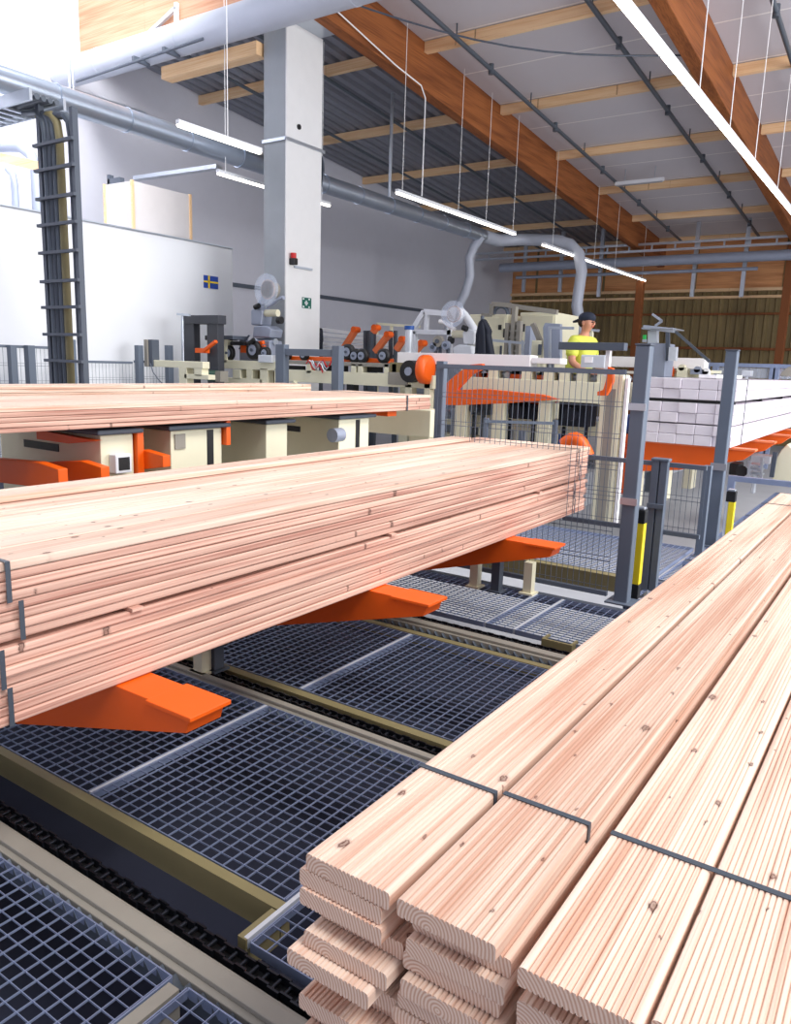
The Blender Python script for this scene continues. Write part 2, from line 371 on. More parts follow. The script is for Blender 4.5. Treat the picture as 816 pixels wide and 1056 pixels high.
for yy, ww in ((1.063, 'near'), (4.6, 'far')):
    strap_over(-.645, -.499, yy, ztop, .112, .026, 'dark grey plastic strap over the leftmost column of the front stack, %s end' % ww)
    strap_over(-.4875, -.3415, yy+.008, ztop, .0, .03, 'dark grey plastic strap over the second column of the front stack, %s end' % ww)
    strap_over(-.307, -.011, yy+.008, ztop, 0, .1, 'dark grey plastic strap over the two right columns of the front stack, %s end' % ww)
# --- middle stack
Lm = 4.45; y0m = .78
mm = deck_mesh('decking_board', W, T-.0028, Lm, 1, 0, 'larch_shaded')
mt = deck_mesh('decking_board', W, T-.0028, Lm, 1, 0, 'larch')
TL = .0272
FORKZ = -.98
zb = FORKZ
GAP = .012
for k in range(16):
    z = zb+TL/2+k*TL + (GAP if k >= 8 else 0)
    for c in range(6):
        x = -1.9-W/2-c*(W+.0015)
        if c == 0: x += random.uniform(-.004, .004) + (.006 if k in (5, 12) else 0)
        dy = random.uniform(-.015, .015)+(-.03 if k in (8, 3) else 0)
        kk = 15-k
        place = ['along the near side', 'second row from the near side', 'third row', 'fourth row', 'fifth row', 'along the far side'][c]
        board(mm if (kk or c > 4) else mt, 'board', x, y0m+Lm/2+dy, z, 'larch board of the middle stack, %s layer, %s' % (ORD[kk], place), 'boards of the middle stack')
zt_m = zb+16*TL+GAP
board(mt, 'board', -1.9-W/2-5*(W+.0015)-.02, y0m+Lm/2-.35, zt_m+TL/2, 'single pale board lying raised on the far edge of the middle stack', 'boards of the middle stack')
for i, q in enumerate(((139, 626), (404, 550), (556, 504), (300, 580))):
    if i == 3: continue
    Y = onx(*q, -1.9).y
    solo('spacer_stick', MB().box(-2.78, -1.885, Y-.02, Y+.02, zb+8*TL+.0003, zb+8*TL+GAP-.0005), 'larch_shaded', 'thin wooden spacer stick in the gap of the middle stack, ' + ['nearest the left edge', 'in the middle', 'near the far end'][i], 'spacer stick', 'spacer sticks', bevel=.001)
for yy, nm in ((1.03, 'left'), (5.02, 'far')):
    for p in range(4):
        z0 = zb+p*4*TL+(GAP if p >= 2 else 0); oy = (-.015, -.03, .03, 0)[p]
        m = MB(); y = yy+oy; w = .014; xo = -1.889
        m.box(xo, xo+.0015, y-w/2, y+w/2, z0, z0+4*TL)
        if p == 3: m.box(-2.79, xo+.0015, y-w/2, y+w/2, z0+4*TL+.0003, z0+4*TL+.0018)
        solo('packing_strap', m, 'strap', 'black strap at the %s end of the middle stack, round the %s pack' % (nm, ['bottom', 'lower middle', 'upper middle', 'top'][p]), 'strap', 'packing straps of the middle stack')
# --- far stack and the low stack behind it
Lr = 4.6; y0r = 2.0
mr = deck_mesh('decking_board', W, T-.0015, Lr, 1, 0, 'larch_shaded'); mr2 = deck_mesh('decking_board', W, T-.0015, Lr, 1, 0, 'larch')
for k in range(5):
    for c in range(7):
        if c in (2, 3, 4, 5) and k < 4 and False: continue
        board(mr2 if k == 4 and c < 7 else mr, 'board', -4.07-W/2-c*(W+.002)+random.uniform(-.003, .003), y0r+Lr/2+random.uniform(-.02, .02), -.44+T/2+k*T, 'board of the long far stack, %s layer, %s row from the near side' % (ORD[4-k], ['first', 'second', 'third', 'fourth', 'fifth', 'sixth', 'seventh'][c]), 'boards of the far stack')
strap_loop(-5.10, -4.062, 6.18, -.441, -.2985, 'black strap round the right end of the far stack', w=.02)
yb = onz(270, 400, -.27).y
for k in range(3):
    for c in range(3):
        board(mr2, 'board', -5.95-c*(W+.002), 1.1+Lr/2+.3*0+1.2, -.355+T/2+k*T, 'pale board in the small stack behind the far stack, %s layer, %s row' % (ORD[2-k], ['near', 'middle', 'far'][c]), 'boards of the rearmost stack')
# ================================================================= ORANGE FORKS (middle stack)
def fork(Y, xt, xb, zt, label, w=.13, tip=.03, m='orange', group='orange forks under the middle stack'):
    t = thing('support_fork', (xb, Y, zt-.4), label, 'lifting fork', group)
    b = MB()
    poly = [(xt, Y, zt-.002), (xt-.0, Y, zt-tip), (xt-.12, Y, zt-.085), (xb, Y, zt-.33), (xb, Y, zt-.002)]
    poly = [(xt, Y, zt-.002), (xt+.075*0-.02, Y, zt-.06), (xt-.9, Y, zt-.30), (xb, Y, zt-.34), (xb, Y, zt-.002)]
    b.prism(poly, (0, w, 0)); b.build('arm', m, t, bevel=.002)
    c = MB(); c.box(xt-.18, xt+.012, Y-.012, Y+w+.012, zt-.014, zt-.0005); c.build('tip_plate', m, t, bevel=.002)
    return t
fork(1.345, -1.57, -3.3, FORKZ, 'bright orange steel fork tip nearest the camera, under the left of the middle stack')
fork(2.64, -1.60, -3.3, FORKZ, 'orange steel fork under the centre of the middle stack')
fork(3.97, -1.60, -3.3, FORKZ, 'orange steel fork under the far end of the middle stack, before the fence')
for Y, w in ((1.40, 'nearest'), (2.70, 'middle'), (4.03, 'far')):
    t = thing('fork_column', (-3.45, Y, FL), 'cream steel column carrying the %s orange fork of the middle stack' % w, 'steel column', 'fork columns')
    MB().box(-3.58, -3.3, Y-.12, Y+.12, FL+.001, -.88).build('column', 'cream', t, bevel=.004)
    MB().box(-3.66, -3.2, Y-.2, Y+.2, FL+.0005, FL+.015).build('foot_plate', 'cream', t)
for i, (px, py, Y) in enumerate(((209, 693, 2.40), (222, 690, 2.47), (490, 605, 4.78), (512, 610, 5.2), (545, 612, 5.3))):
    a = onz(px, py, FL); 
    solo('floor_stanchion', MB().box(a.x-.03, a.x+.03, a.y-.03, a.y+.03, FL-.0, -1.28).box(a.x-.05, a.x+.05, a.y-.05, a.y+.05, FL, FL+.012), 'cream' if i % 2 == 0 else 'slate', ['cream support leg seen below the middle stack, left', 'dark support leg beside the cream one below the middle stack', 'cream support leg below the far orange fork', 'dark support leg below the far orange fork', 'cream support leg right of the dark one behind the mesh'][i], 'support leg', 'support legs')
# ================================================================= FENCE
def mesh_panel(parent, p, q, z0, z1, dx=.04, dz=.2, r=.0016, m='fence_grey', pairs=True):
    p, q = Vector(p), Vector(q); d = (q-p); L = d.length; d.normalize(); b = MB(); n = int(L/dx)
    for i in range(n+1):
        a = p+d*(L*i/n); b.bar((a.x, a.y, z0), (a.x, a.y, z1), r*2, r*2)
    k = int((z1-z0)/dz)
    for i in range(k+1):
        z = z0+(z1-z0)*i/k
        b.bar((p.x, p.y, z), (q.x, q.y, z), r*2.6, r*2.6)
        if pairs and i < k: b.bar((p.x, p.y, z+.03), (q.x, q.y, z+.03), r*2, r*2)
    o = b.build('wire_mesh', m, parent); return o
def fence(p, q, z0, z1, label, post_at=(), pw=.05, rail=.03, **k):
    t = thing('mesh_fence', (p[0], p[1], FL), label, 'fence', 'grey mesh fences')
    mesh_panel(t, p+(0,), q+(0,), z0+rail, z1-rail, **k)
    r = MB(); r.bar((*p, z1-rail/2), (*q, z1-rail/2), rail, rail); r.build('top_rail', 'fence_grey', t)
    r = MB(); r.bar((*p, z0+rail/2), (*q, z0+rail/2), rail, rail); r.build('bottom_rail', 'fence_grey', t)
    for s in post_at:
        x = p[0]+(q[0]-p[0])*s; y = p[1]+(q[1]-p[1])*s
        b = MB(); b.box(x-pw/2, x+pw/2, y-pw/2+.04, y+pw/2+.04, FL, z1+.02); b.box(x-pw, x+pw, y-pw+.04, y+pw+.04, FL, FL+.008); b.build('post', 'fence_grey', t, bevel=.003)
    return t
fence((-2.92, 4.84), (-1.56, 4.84), -1.46, .005, 'tall grey wire mesh fence panel between the middle stack and the tall post', (0,), pw=.06)
zl = ony(660, 474, 5.35).z
fence((-2.1, 5.35), (-1.13, 5.35), -1.1, zl, 'low grey wire mesh fence behind the tall post', (), dx=.035)
# tall grey posts
def tall_post(x, y, z1, label, w=.105):
    t = thing('safety_post', (x, y, FL), label, 'post', 'tall grey posts')
    MB().box(x-w/2, x+w/2, y-w/2, y+w/2, FL, z1).build('post_tube', 'fence_grey', t, bevel=.008)
    MB().box(x-w/2-.004, x+w/2+.004, y-w/2-.004, y+w/2+.004, z1, z1+.012).build('cap', 'slate', t, bevel=.003)
    MB().box(x-w, x+w, y-w, y+w, FL, FL+.012).build('foot_plate', 'fence_grey', t, bevel=.003)
    return t
t = tall_post(-1.475, 4.90, .155, 'tall dark grey steel post nearest the front stack', .09)
for z in (-.22, -.82):
    MB().box(-1.53, -1.42, 4.842, 4.853, z-.022, z+.022).build('clamp_bracket', 'steel', t)
t = tall_post(-1.395, 7.1, .19, 'tall grey steel post in front of the white timber stack', .095)
MB().box(-1.46, -1.33, 7.03, 7.045, -.82, -.76).build('clamp_bracket', 'steel', t)
a = ony(684, 475, 5.35)
t = thing('fence_post', (a.x, 5.35, FL), 'shorter grey double fence post between the two tall posts', 'post')
b = MB(); b.box(a.x-.052, a.x-.004, 5.28, 5.34, FL, a.z); b.box(a.x+.004, a.x+.052, 5.28, 5.34, FL, a.z); b.build('post_tube', 'fence_grey', t, bevel=.004)
MB().box(a.x-.06, a.x+.06, 5.272, 5.348, a.z, a.z+.02).build('cap', 'fence_grey', t, bevel=.006)
MB().box(a.x-.056, a.x+.056, 5.262, 5.28, a.z-.32, a.z-.29).build('clamp_bracket', 'fence_grey', t)
a = ony(731, 480, 6.6)
solo('fence_post', MB().box(a.x-.03, a.x+.03, 6.57, 6.63, FL, a.z).box(a.x-.05, a.x+.05, 6.55, 6.65, FL, FL+.01), 'fence_grey', 'thin grey fence post just left of the farther tall post', 'post', bevel=.003)
q0 = ony(752, 491, 8.0); zr = ony(790, 494, 8.0).z
solo('guard_rail', MB().box(q0.x, .5, 7.97, 8.03, zr-.05, zr).box(.2, .26, 7.97, 8.03, FL, zr-.05).box(q0.x, q0.x+.06, 7.97, 8.03, FL, zr-.05), 'galv', 'low pale grey guard rail right of the farther tall post', 'rail')
# yellow light curtain bollards
for (px, yt, yb_, Y, lab) in ((660, 522, 617, 5.05, 'yellow and grey safety sensor post beside the nearest tall grey post'), (754, 504, 560, 7.0, 'yellow safety sensor post beside the farther tall grey post')):
    a = ony(px, yt, Y); x = a.x+.012; z1 = a.z
    t = thing('safety_sensor', (x, Y, FL), lab, 'safety sensor', 'yellow safety sensors')
    MB().box(x-.014, x+.036, Y-.03, Y+.03, FL+.1, z1-.11).build('yellow_body', 'yellow', t, bevel=.004)
    MB().box(x-.036, x-.0145, Y-.028, Y+.03, FL+.1, z1-.11).build('grey_window', 'galv_bright', t, bevel=.003)
    MB().box(x-.038, x+.038, Y-.032, Y+.034, z1-.11, z1-.02).build('top_cap', 'black', t, bevel=.006)
    MB().box(x-.03, x+.03, Y-.026, Y+.026, z1-.02, z1).build('cable_gland', 'steel', t, bevel=.006)
    MB().box(x-.038, x+.038, Y-.032, Y+.034, FL, FL+.1).build('base', 'black', t, bevel=.006)
# left fence along the white enclosure
XFn = -8.98
for k, (px0, px1, w) in enumerate(((-30, 66, 'left of the cable ladder'), (68, 136, 'right of the cable ladder'), (138, 176, 'in front of the black doorway'))):
    a = onx(px0, 360, XFn); b_ = onx(px1, 366, XFn)
    zt = onx((px0+px1)/2, 356 if k == 0 else 372, XFn).z
    f = fence((XFn, a.y), (XFn, b_.y), -1.45, zt, 'grey mesh fence panel %s, along the white enclosure' % w, (), dx=.05)
    for px, pw in {0: ((9, .08), (27, .09)), 1: ((69, .10),), 2: ((140, .085), (171, .085))}[k]:
        c = onx(px, 355, XFn); zt2 = onx(px, 350 if px == 69 else 356, XFn).z
        MB().box(XFn+.02, XFn+.02+pw, c.y-pw/2, c.y+pw/2, FL, zt2).box(XFn-.0, XFn+.05+pw, c.y-pw, c.y+pw, FL, FL+.01).build('post', 'fence_grey', f, bevel=.004)
struct('floor', MB().box(-12.1, -3.95, 4.9, 24.7, -1.99, FL), 'concrete')
struct('floor', MB().box(-12.1, -3.95, -.6, 4.9, -1.99, FL), 'pit')
# ================================================================= ROOM SHELL
XL, YF = -12.1, 24.7
def zc(y): return 5.04-.0775*(y-8.4)
YC = 7.3
def slab(x0, x1, y0, y1, off, th):
    return MB().hexa([(x0,y0,zc(y0)+off),(x1,y0,zc(y0)+off),(x1,y1,zc(y1)+off),(x0,y1,zc(y1)+off),(x0,y0,zc(y0)+off+th),(x1,y0,zc(y0)+off+th),(x1,y1,zc(y1)+off+th),(x0,y1,zc(y1)+off+th)])
struct('wall_left', MB().box(XL-.2, XL, -4.0, YF, -1.5, 6.2), 'wall')
struct('wall_near', MB().box(XL-.2, 9, -4.2, -4.0, -2.1, 6.2), 'wall')
struct('trim_8', MB().box(XL, XL+.05, 9.3, YF, 1.44, 1.52), 'slate')
struct('wall_far', MB().box(XL-.2, 4, YF, YF+.2, -2.1, 5), 'sheet')
struct('ceiling', slab(-7.15, 4, YC, YF, .0, .12), 'ceiling_board')
rb = slab(XL, -7.15, 8.47, YF, .06, .1)
x = XL+.05
while x < -7.3:
    y0, y1 = 8.47, YF
    rb.hexa([(x,y0,zc(y0)-.0),(x+.13,y0,zc(y0)),(x+.13,y1,zc(y1)),(x,y1,zc(y1)),(x-.03,y0,zc(y0)+.06),(x+.16,y0,zc(y0)+.06),(x+.16,y1,zc(y1)+.06),(x-.03,y1,zc(y1)+.06)]); x += .26
struct('ceiling', rb, 'ribbed')
def glulam(x, y0, y1, label, w=.2, d=.67):
    zb0, zb1 = zc(y0)-d, zc(y1)-d
    m = MB().hexa([(x-w/2,y0,zb0),(x+w/2,y0,zb0),(x+w/2,y1,zb1),(x-w/2,y1,zb1),(x-w/2,y0,zc(y0)-.002),(x+w/2,y0,zc(y0)-.002),(x+w/2,y1,zc(y1)-.002),(x-w/2,y1,zc(y1)-.002)])
    o = solo('roof_beam', m, 'glulam', label, 'roof beam', bevel=.01); o['group'] = 'brown roof beams'; return o
glulam(-7.15, 8.2, YF-.05, 'big brown glued timber roof beam resting on the white column')
glulam(-3.2, YC, YF-.05, 'big brown glued timber roof beam at the top right behind the long lamp')
bays = [(-7.045, -3.305, 'bay between the two brown roof beams'), (-3.095, 3.9, 'bay right of the right roof beam'), (XL+.0, -7.255, 'corrugated bay left of the left roof beam')]
for bi, (xa, xb, nm) in enumerate(bays):
    for k in range(7):
        y = 8.3+2.6*k
        if y < YC or (bi == 2 and k == 0): continue
        h = .15
        m = MB().box(xa, xb, y-.05, y+.05, zc(y)-h-.006, zc(y)-.006)
        solo('roof_purlin', m, 'purlin', 'pale purlin, %s from the front, %s' % (['first', 'second', 'third', 'fourth', 'fifth', 'sixth', 'seventh'][k], nm), 'purlin', 'pale roof purlins')
# front gable board above the big duct, with its lintel and braces
struct('wall_gable', MB().box(XL, -7.0, 8.36, 8.46, 4.72, 6.2), 'osb')
struct('trim_9', MB().box(-10.05, -8.1, 8.30, 8.5, 4.05, 4.22), 'purlin')
for (a, b) in (((150, 38), (182, 8)), ((182, 30), (182, 3))):
    p, q = ony(*a, 8.3), ony(*b, 8.3)
    solo('gable_brace', MB().bar(p, q, .05, .05), 'panel_white', 'white %s brace on the timber gable above the big duct' % ('slanting' if a[0] == 150 else 'upright'), 'brace')
# far wall dressing
def fw_px(py, px=700): return ony(px, py, YF).z
zp0, zp1 = fw_px(300), fw_px(262)
struct('trim_10', MB().box(XL, 4, YF-.06, YF, zp0, 3.9), 'plywood')
for i, (pa, pb) in enumerate(((302, 299), (309, 306.5), (325.5, 323.5), (360, 357.5))):
    struct('trim_11', MB().box(XL, 4, YF-.16, YF-.0, fw_px(pa), fw_px(pb)), 'purlin' if i < 2 else 'glulam')
m = MB(); x = XL
while x < 3.9:
    m.prism([(x, YF-.05, -1.5), (x+.06, YF-.05, -1.5), (x+.09, YF, -1.5), (x-.03, YF, -1.5)], (0, 0, zp0+1.45)); x += .25
struct('trim_12', m, 'sheet')
for x in (-11.2, -8.9, -6.1, -3.7, -1.0):
    struct('trim_13', MB().box(x-.03, x+.03, YF-.09, YF-.0, zp0, 3.85), 'sheet')
for i, px in enumerate((661, 813)):
    a = ony(px, 292, 22.5); o = MB(); o.box(a.x-.1, a.x+.1, 22.4, 22.6, -1.5, zc(22.5)-.7 if i else a.z+.1)
    solo('timber_column', o, 'glulam', ['orange brown timber column in front of the far wall, left', 'orange brown timber column at the right edge of the far wall'][i], 'column', bevel=.01)
# ladder truss, pipes and drop struts before the far wall
def Y22(px, py): return ony(px, py, 22)
t = thing('cable_ladder', Y22(700, 255), 'long horizontal ladder tray high before the far wall', 'cable tray')
a0, a1 = Y22(486, 262), Y22(900, 243)
b = MB(); zA, zB = Y22(700, 250).z, Y22(700, 257).z
for z in (zA, zB): b.box(a0.x, 2, 21.97, 22.03, z-.03, z+.03)
b.build('rails', 'steel', t)
b = MB(); x = a0.x
while x < 2: b.box(x, x+.04, 21.98, 22.02, zB, zA); x += .62
b.build('rungs', 'steel', t)
zz = Y22(700, 269).z
solo('service_pipe', MB().cyl((Y22(520, 270).x, 21.8, zz), (3, 21.8, zz), .13), 'machine_grey', 'thick grey horizontal pipe below the ladder tray at the far wall', 'pipe')
zz2 = Y22(700, 279).z
solo('service_pipe', MB().cyl((Y22(530, 277).x, 22.2, zz2), (Y22(780, 277).x, 22.2, zz2), .045), 'machine_grey', 'thin grey horizontal pipe under the thick one at the far wall', 'pipe')
for i, px in enumerate((537, 575, 616, 714, 766)):
    x = Y22(px, 270).x
    solo('hanging_strut', MB().box(x-.05, x+.05, 22.28, 22.36, Y22(px, 305 if i > 1 else 300).z, zc(22.3)-.02), 'steel', 'grey steel strut hanging before the far wall, ' + ['leftmost', 'second from the left', 'behind the hose above the worker', 'third from the right edge', 'nearest the right edge'][i], 'strut', 'hanging struts')
# ceiling pipes running towards the far wall
def onceil(px, py, off):
    d = ray(px, py); s = (5.04+.0775*8.4-off)/(d.z+.0775*d.y); return d*s
for i, (p, q) in enumerate((((515, 75), (650, 204)), ((669, 86), (750, 199)), ((798, 0), (816, 62)))):
    a, b_ = onceil(*p, .2), onceil(*q, .2); x = (a.x+b_.x)/2
    m = MB().cyl((x, YC, zc(YC)-.2), (x, 23.6, zc(23.6)-.2), .035, 10)
    y = 8
    while y < 23: m.cyl((x, y, zc(y)-.2), (x, y, zc(y)-.0), .012, 6); y += 2.6
    y = 9.1
    while y < 23: m.cyl((x-.0, y, zc(y)-.27), (x, y, zc(y)-.12), .045, 8); y += 2.6
    solo('sprinkler_pipe', m, 'pipe_dark', 'grey sprinkler pipe along the ceiling, ' + ['left one between the two roof beams', 'right one between the two roof beams', 'one at the top right corner'][i], 'pipe', 'sprinkler pipes')
a = ony(380, 80, 10); xs = (-9.0, -10.6)
for i, x in enumerate(xs):
    solo('sprinkler_pipe', MB().cyl((x, 8.6, zc(8.6)-.2), (x, 23.6, zc(23.6)-.2), .03, 8), 'pipe_dark', 'thin dark pipe under the corrugated ceiling, %s' % ['nearer the column', 'nearer the left wall'][i], 'pipe', 'sprinkler pipes')
pts = [Vector((-7.03, 8.5, 4.62)).lerp(onx(706, 57, -3.32), s/10)-Vector((0, 0, .25*math.sin(math.pi*s/10))) for s in range(11)]
solo('ceiling_cable', MB().tube(pts, .012, 6), 'slate', 'thin dark cable sagging between the two brown roof beams', 'cable')
pts = [(-7.0, 8.4, 4.52), (-6.98, 10.0, 4.24), (-6.95, 10.65, 4.15), (-6.93, 10.75, 4.0), (-6.93, 10.75, 2.58)]
solo('lamp_cable', MB().tube(pts, .01, 6), 'white_mark', 'thin white cable running down the left roof beam to the lamp', 'cable')
# column
t = thing('concrete_column', (-7.85, 8.75, -1.5), 'tall square column with bright white right side, left of centre', 'column')
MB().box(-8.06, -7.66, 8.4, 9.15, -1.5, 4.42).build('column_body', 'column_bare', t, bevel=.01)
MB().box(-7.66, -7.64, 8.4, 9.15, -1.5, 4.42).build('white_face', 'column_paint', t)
z = ony(282, 145, 8.4).z
m = MB(); m.box(-8.09, -7.62, 8.37, 8.385, z-.02, z+.02); m.box(-8.09, -8.07, 8.37, 9.2, z-.02, z+.02); m.box(-7.635, -7.615, 8.37, 9.2, z-.02, z+.02)
m.build('steel_band', 'steel', t)
a = onx(308, 131, -7.64); MB().cyl((-7.64, a.y, a.z), (-7.62, a.y, a.z), .035, 12).build('bolt', 'black', t)
MB().box(-8.0, -7.3, 8.42, 9.1, 4.42, 4.44).build('head_plate', 'steel', t)
# sign, alarm, hose reel on the column
XF = -7.64
def xbox(mb, x0, y0, x1, y1, X, d):
    a = onx(x0, (y0+y1)/2, X); b = onx(x1, (y0+y1)/2, X); xm = (x0+x1)/2
    return mb.box(X, X+d, a.y, b.y, onx(xm, y1, X).z, onx(xm, y0, X).z)
t = thing('first_aid_sign', onx(316.5, 312, XF), 'small green sign with a white cross and arrows on the column', 'sign')
xbox(MB(), 311.5, 307, 320.5, 318, XF, .012).build('plate', 'green_sign', t)
c = onx(316, 312.5, XF+.014); m = MB(); m.box(c.x-.001, c.x+.003, c.y-.035, c.y+.035, c.z-.012, c.z+.012); m.box(c.x-.001, c.x+.003, c.y-.012, c.y+.012, c.z-.035, c.z+.035)
for sy in (-1, 1):
    for sz in (-1, 1): m.box(c.x-.001, c.x+.003, c.y+sy*.062-.012, c.y+sy*.062+.012, c.z+sz*.055-.012, c.z+sz*.055+.012)
m.build('white_cross', 'white_mark', t)
t = thing('alarm_beacon', onx(300, 270, XF), 'small red and black alarm beacon on the white side of the column', 'alarm')
a = onx(300, 268, XF)
MB().box(XF, XF+.10, a.y-.04, a.y+.04, a.z-.07, a.z+.02).build('black_base', 'black', t, bevel=.01)
MB().cyl((XF+.05, a.y, a.z+.02), (XF+.05, a.y, a.z+.09), .04, 14).build('red_lens', 'red', t)
MB().box(XF, XF+.03, a.y+.06, a.y+.44, a.z-.10, a.z-.07).build('conduit', 'steel', t)
ac = onx(326, 172, XF+.02); m = MB()
for r in (.20, .24, .28):
    m.tube([(-7.85+r*.7*math.cos(u*.314), 9.2+.02, ac.z+r*1.1*math.sin(u*.314)) for u in range(21)], .014, 6, False)
solo('cable_coil', m, 'pipe_dark', 'coil of dark cable hanging behind the column edge', 'cable coil')
# ducts
def ring(mb, c, ax, r, w=.03):
    c = Vector(c); a = Vector(ax)*w; mb.cyl(c-a, c+a, r, 20)
t = thing('ventilation_duct', (-8.6, 10, 2.7), 'long shiny round metal duct running past the column to the far end', 'duct')
zd = 2.84
m = MB().tube([(-8.6, 3.2, zd), (-8.6, 15.9, zd)], .14, 20); m.build('duct_tube', 'duct', t)
y = 3.7
while y < 15.9:
    m = MB(); ring(m, (-8.6, y, zd), (0, 1, 0), .152, .012); m.build('joint_ring', 'duct', t); y += .95
e = [(-8.6, 15.9, zd), (-8.58, 16.6, zd), ony(536, 247, 17.2), ony(552, 247.5, 17.2), ony(575, 248, 17.2), ony(588, 252, 17.2), ony(597, 262, 17.2), ony(600, 280, 17.2), ony(597, 300, 17.2), ony(595, 315, 17.2), ony(600, 345, 17.2)]
MB().tube(e, [.14, .14, .135, .13, .13, .13, .13, .125, .125, .125, .125], 14).build('drop_hose', 'duct_matt', t)
e = [ony(497, 243, 15.7), ony(489, 254, 15.7), ony(484, 266, 15.7), ony(485, 285, 15.7), ony(480, 302, 15.7), ony(470, 322, 15.7), ony(462, 340, 15.7)]
MB().tube(e, .10, 12).build('drop_hose', 'duct_matt', t)
m = MB()
t = thing('ventilation_duct', (-8, 8, 4.1), 'very thick pale duct crossing above the top of the column', 'duct')
zb_ = 4.34
MB().tube([(XL+.02, 7.98, zb_), (-4.2, 7.98, zb_)], .205, 24).build('duct_tube', 'duct_matt', t)
for x in (-11.0, -9.2, -6.2):
    m = MB(); ring(m, (x, 7.98, zb_), (1, 0, 0), .212, .02); m.build('joint_ring', 'duct_matt', t)
m = MB(); m.cyl((-11.3, 7.72, 4.05), (-8.5, 7.72, 4.12), .02, 8); m.box(-9.95, -9.9, 7.7, 7.98, 4.1, 4.16); m.box(-9.3, -9.25, 7.7, 7.98, 4.1, 4.16); m.build('hanger_rail', 'slate', t)
# duct hangers
for i, px in enumerate((402, 426)):
    a = onx(px, 195, -8.6 if i == 0 else -6.93)
    if i == 0: solo('duct_hanger', MB().cyl((-8.6, a.y, zd+.12), (-8.6, a.y, zc(a.y)), .03, 10), 'steel', 'thick grey rod hanging the metal duct right of the column', 'hanger rod')
# lamps
def strip(x, y0, y1, z, label, wires=(), lit=True):
    t = thing('strip_light', (x, (y0+y1)/2, z), label, 'lamp', 'strip lights')
    MB().box(x-.027, x+.027, y0, y1, z+.010, z+.055).build('housing', 'panel_white', t)
    MB().box(x-.024, x+.024, y0+.01, y1-.01, z-.014, z+.009).build('tube', 'lamp' if lit else 'panel_white', t)
    for w in wires:
        MB().cyl((x, w, z+.055), (x, w, zc(max(w, YC))-.01), .005, 6).build('wire', 'white_mark', t)
    return t
Y = 5.2; k = 0
wy = [onx(721, 100, -2.1).y, onx(752, 140, -2.1).y, onx(778, 172, -2.1).y, onx(801, 203, -2.1).y]
nm = ['first', 'second', 'third', 'fourth', 'fifth', 'sixth']
while k < 6:
    y0, y1 = 5.2+k*1.55, 5.2+k*1.55+1.545
    strip(-2.1, y0, y1, 2.5, 'bright white strip light, %s from the top in the long row at the upper right' % nm[k], [w for w in wy if y0 <= w < y1]); k += 1
strip(-6.93, 10.05, 12.05, 2.5, 'lit strip light right of the duct, nearer half above the machines', (10.2, 11.9))
strip(-6.93, 12.06, 14.1, 2.5, 'lit strip light right of the duct, farther half above the machines', (12.9, 14.0))
strip(-6.97, 15.5, 19.0, 2.5, 'lit strip light over the worker, nearer half', (16, 18.5))
strip(-6.97, 19.01, 22.6, 2.5, 'lit strip light over the worker, farther half', (20, 22.3))
strip(-7.2, 6.15, 7.45, 2.5, 'lit strip light just left of the column, upper one', (6.9,))
strip(-8.5, 7.95, 10.4, 2.5, 'lit strip light passing behind the column, below the duct', (8.1, 10.2))
a = onceil(635, 190, .3); b_ = onceil(685, 185, .3)
t = thing('strip_light', a, 'small unlit strip light on the ceiling between the roof beams', 'lamp', 'strip lights')
MB().box(a.x, b_.x, a.y-.04, a.y+.04, a.z-.03, a.z+.04).build('housing', 'panel_white', t)
MB().box(a.x+.03, b_.x-.03, a.y-.03, a.y+.03, a.z-.05, a.z-.031).build('tube', 'steel', t)
for x in (a.x+.2, b_.x-.2): MB().cyl((x, a.y, a.z+.04), (x, a.y, zc(a.y)-.01), .01, 6).build('wire', 'steel', t)
# ================================================================= ENCLOSURE, CABINET, LADDER (left)
t = thing('machine_enclosure', (-10.6, 6.9, -1.5), 'large plain white machine enclosure with a small flag sticker', 'enclosure')
MB().box(-11.9, -9.3, 4.2, 9.0, -1.5, 1.68).build('enclosure_panel', 'panel_white', t, bevel=.02)
MB().box(-11.88, -9.29, 4.2, 9.005, 1.68, 1.70).build('top_edge', 'steel', t)
fl = onx(210, 283.5, -9.298); fr = onx(225, 298.5, -9.298)
m = MB(); m.box(-9.30, -9.294, fl.y, fr.y, fr.z, fl.z); f = m.build('flag_sticker', 'flag_blue', t)
m = MB(); L_ = fr.y-fl.y; H_ = fl.z-fr.z
m.box(-9.2945, -9.290, fl.y+L_*.30, fl.y+L_*.40, fr.z, fl.z); m.box(-9.2945, -9.290, fl.y, fr.y, fr.z+H_*.44, fr.z+H_*.57)
m.build('yellow_cross', 'yellow_cross', f)
a = onx(136, 186, -9.9); b_ = onx(197, 240, -9.9)
t = thing('wall_cabinet', (-10.2, 8, 1.72), 'white box with wooden edges on top of the white enclosure', 'cabinet')
MB().box(-10.55, -9.91, a.y+.01, b_.y, 1.72, a.z).build('body', 'board_grey', t)
for q in ((-9.93, a.y), (-9.93, b_.y-.01), (-10.57, a.y)): MB().box(q[0], q[0]+.04, q[1]-.01, q[1]+.03, 1.72, a.z+.01).build('wooden_edge', 'purlin', t)
MB().box(-9.92, -9.88, a.y+.7, b_.y-.05, 1.71, 1.80).build('dark_slot', 'black', t)
MB().box(-10.5, -10.2, a.y+.02, a.y+.1, a.z, a.z+.08).box(-10.5, -10.45, a.y+.02, a.y+.1, a.z, a.z+.14).build('bracket', 'slate', t)
p, q = onx(142, 183, -10.4), onx(229, 172, -10.4)
solo('cable_tray', MB().bar(ony(140, 184, 8.9), ony(226, 172, 8.9), .12, .06), 'steel', 'pale perforated cable tray above the white wooden-edged box', 'cable tray')
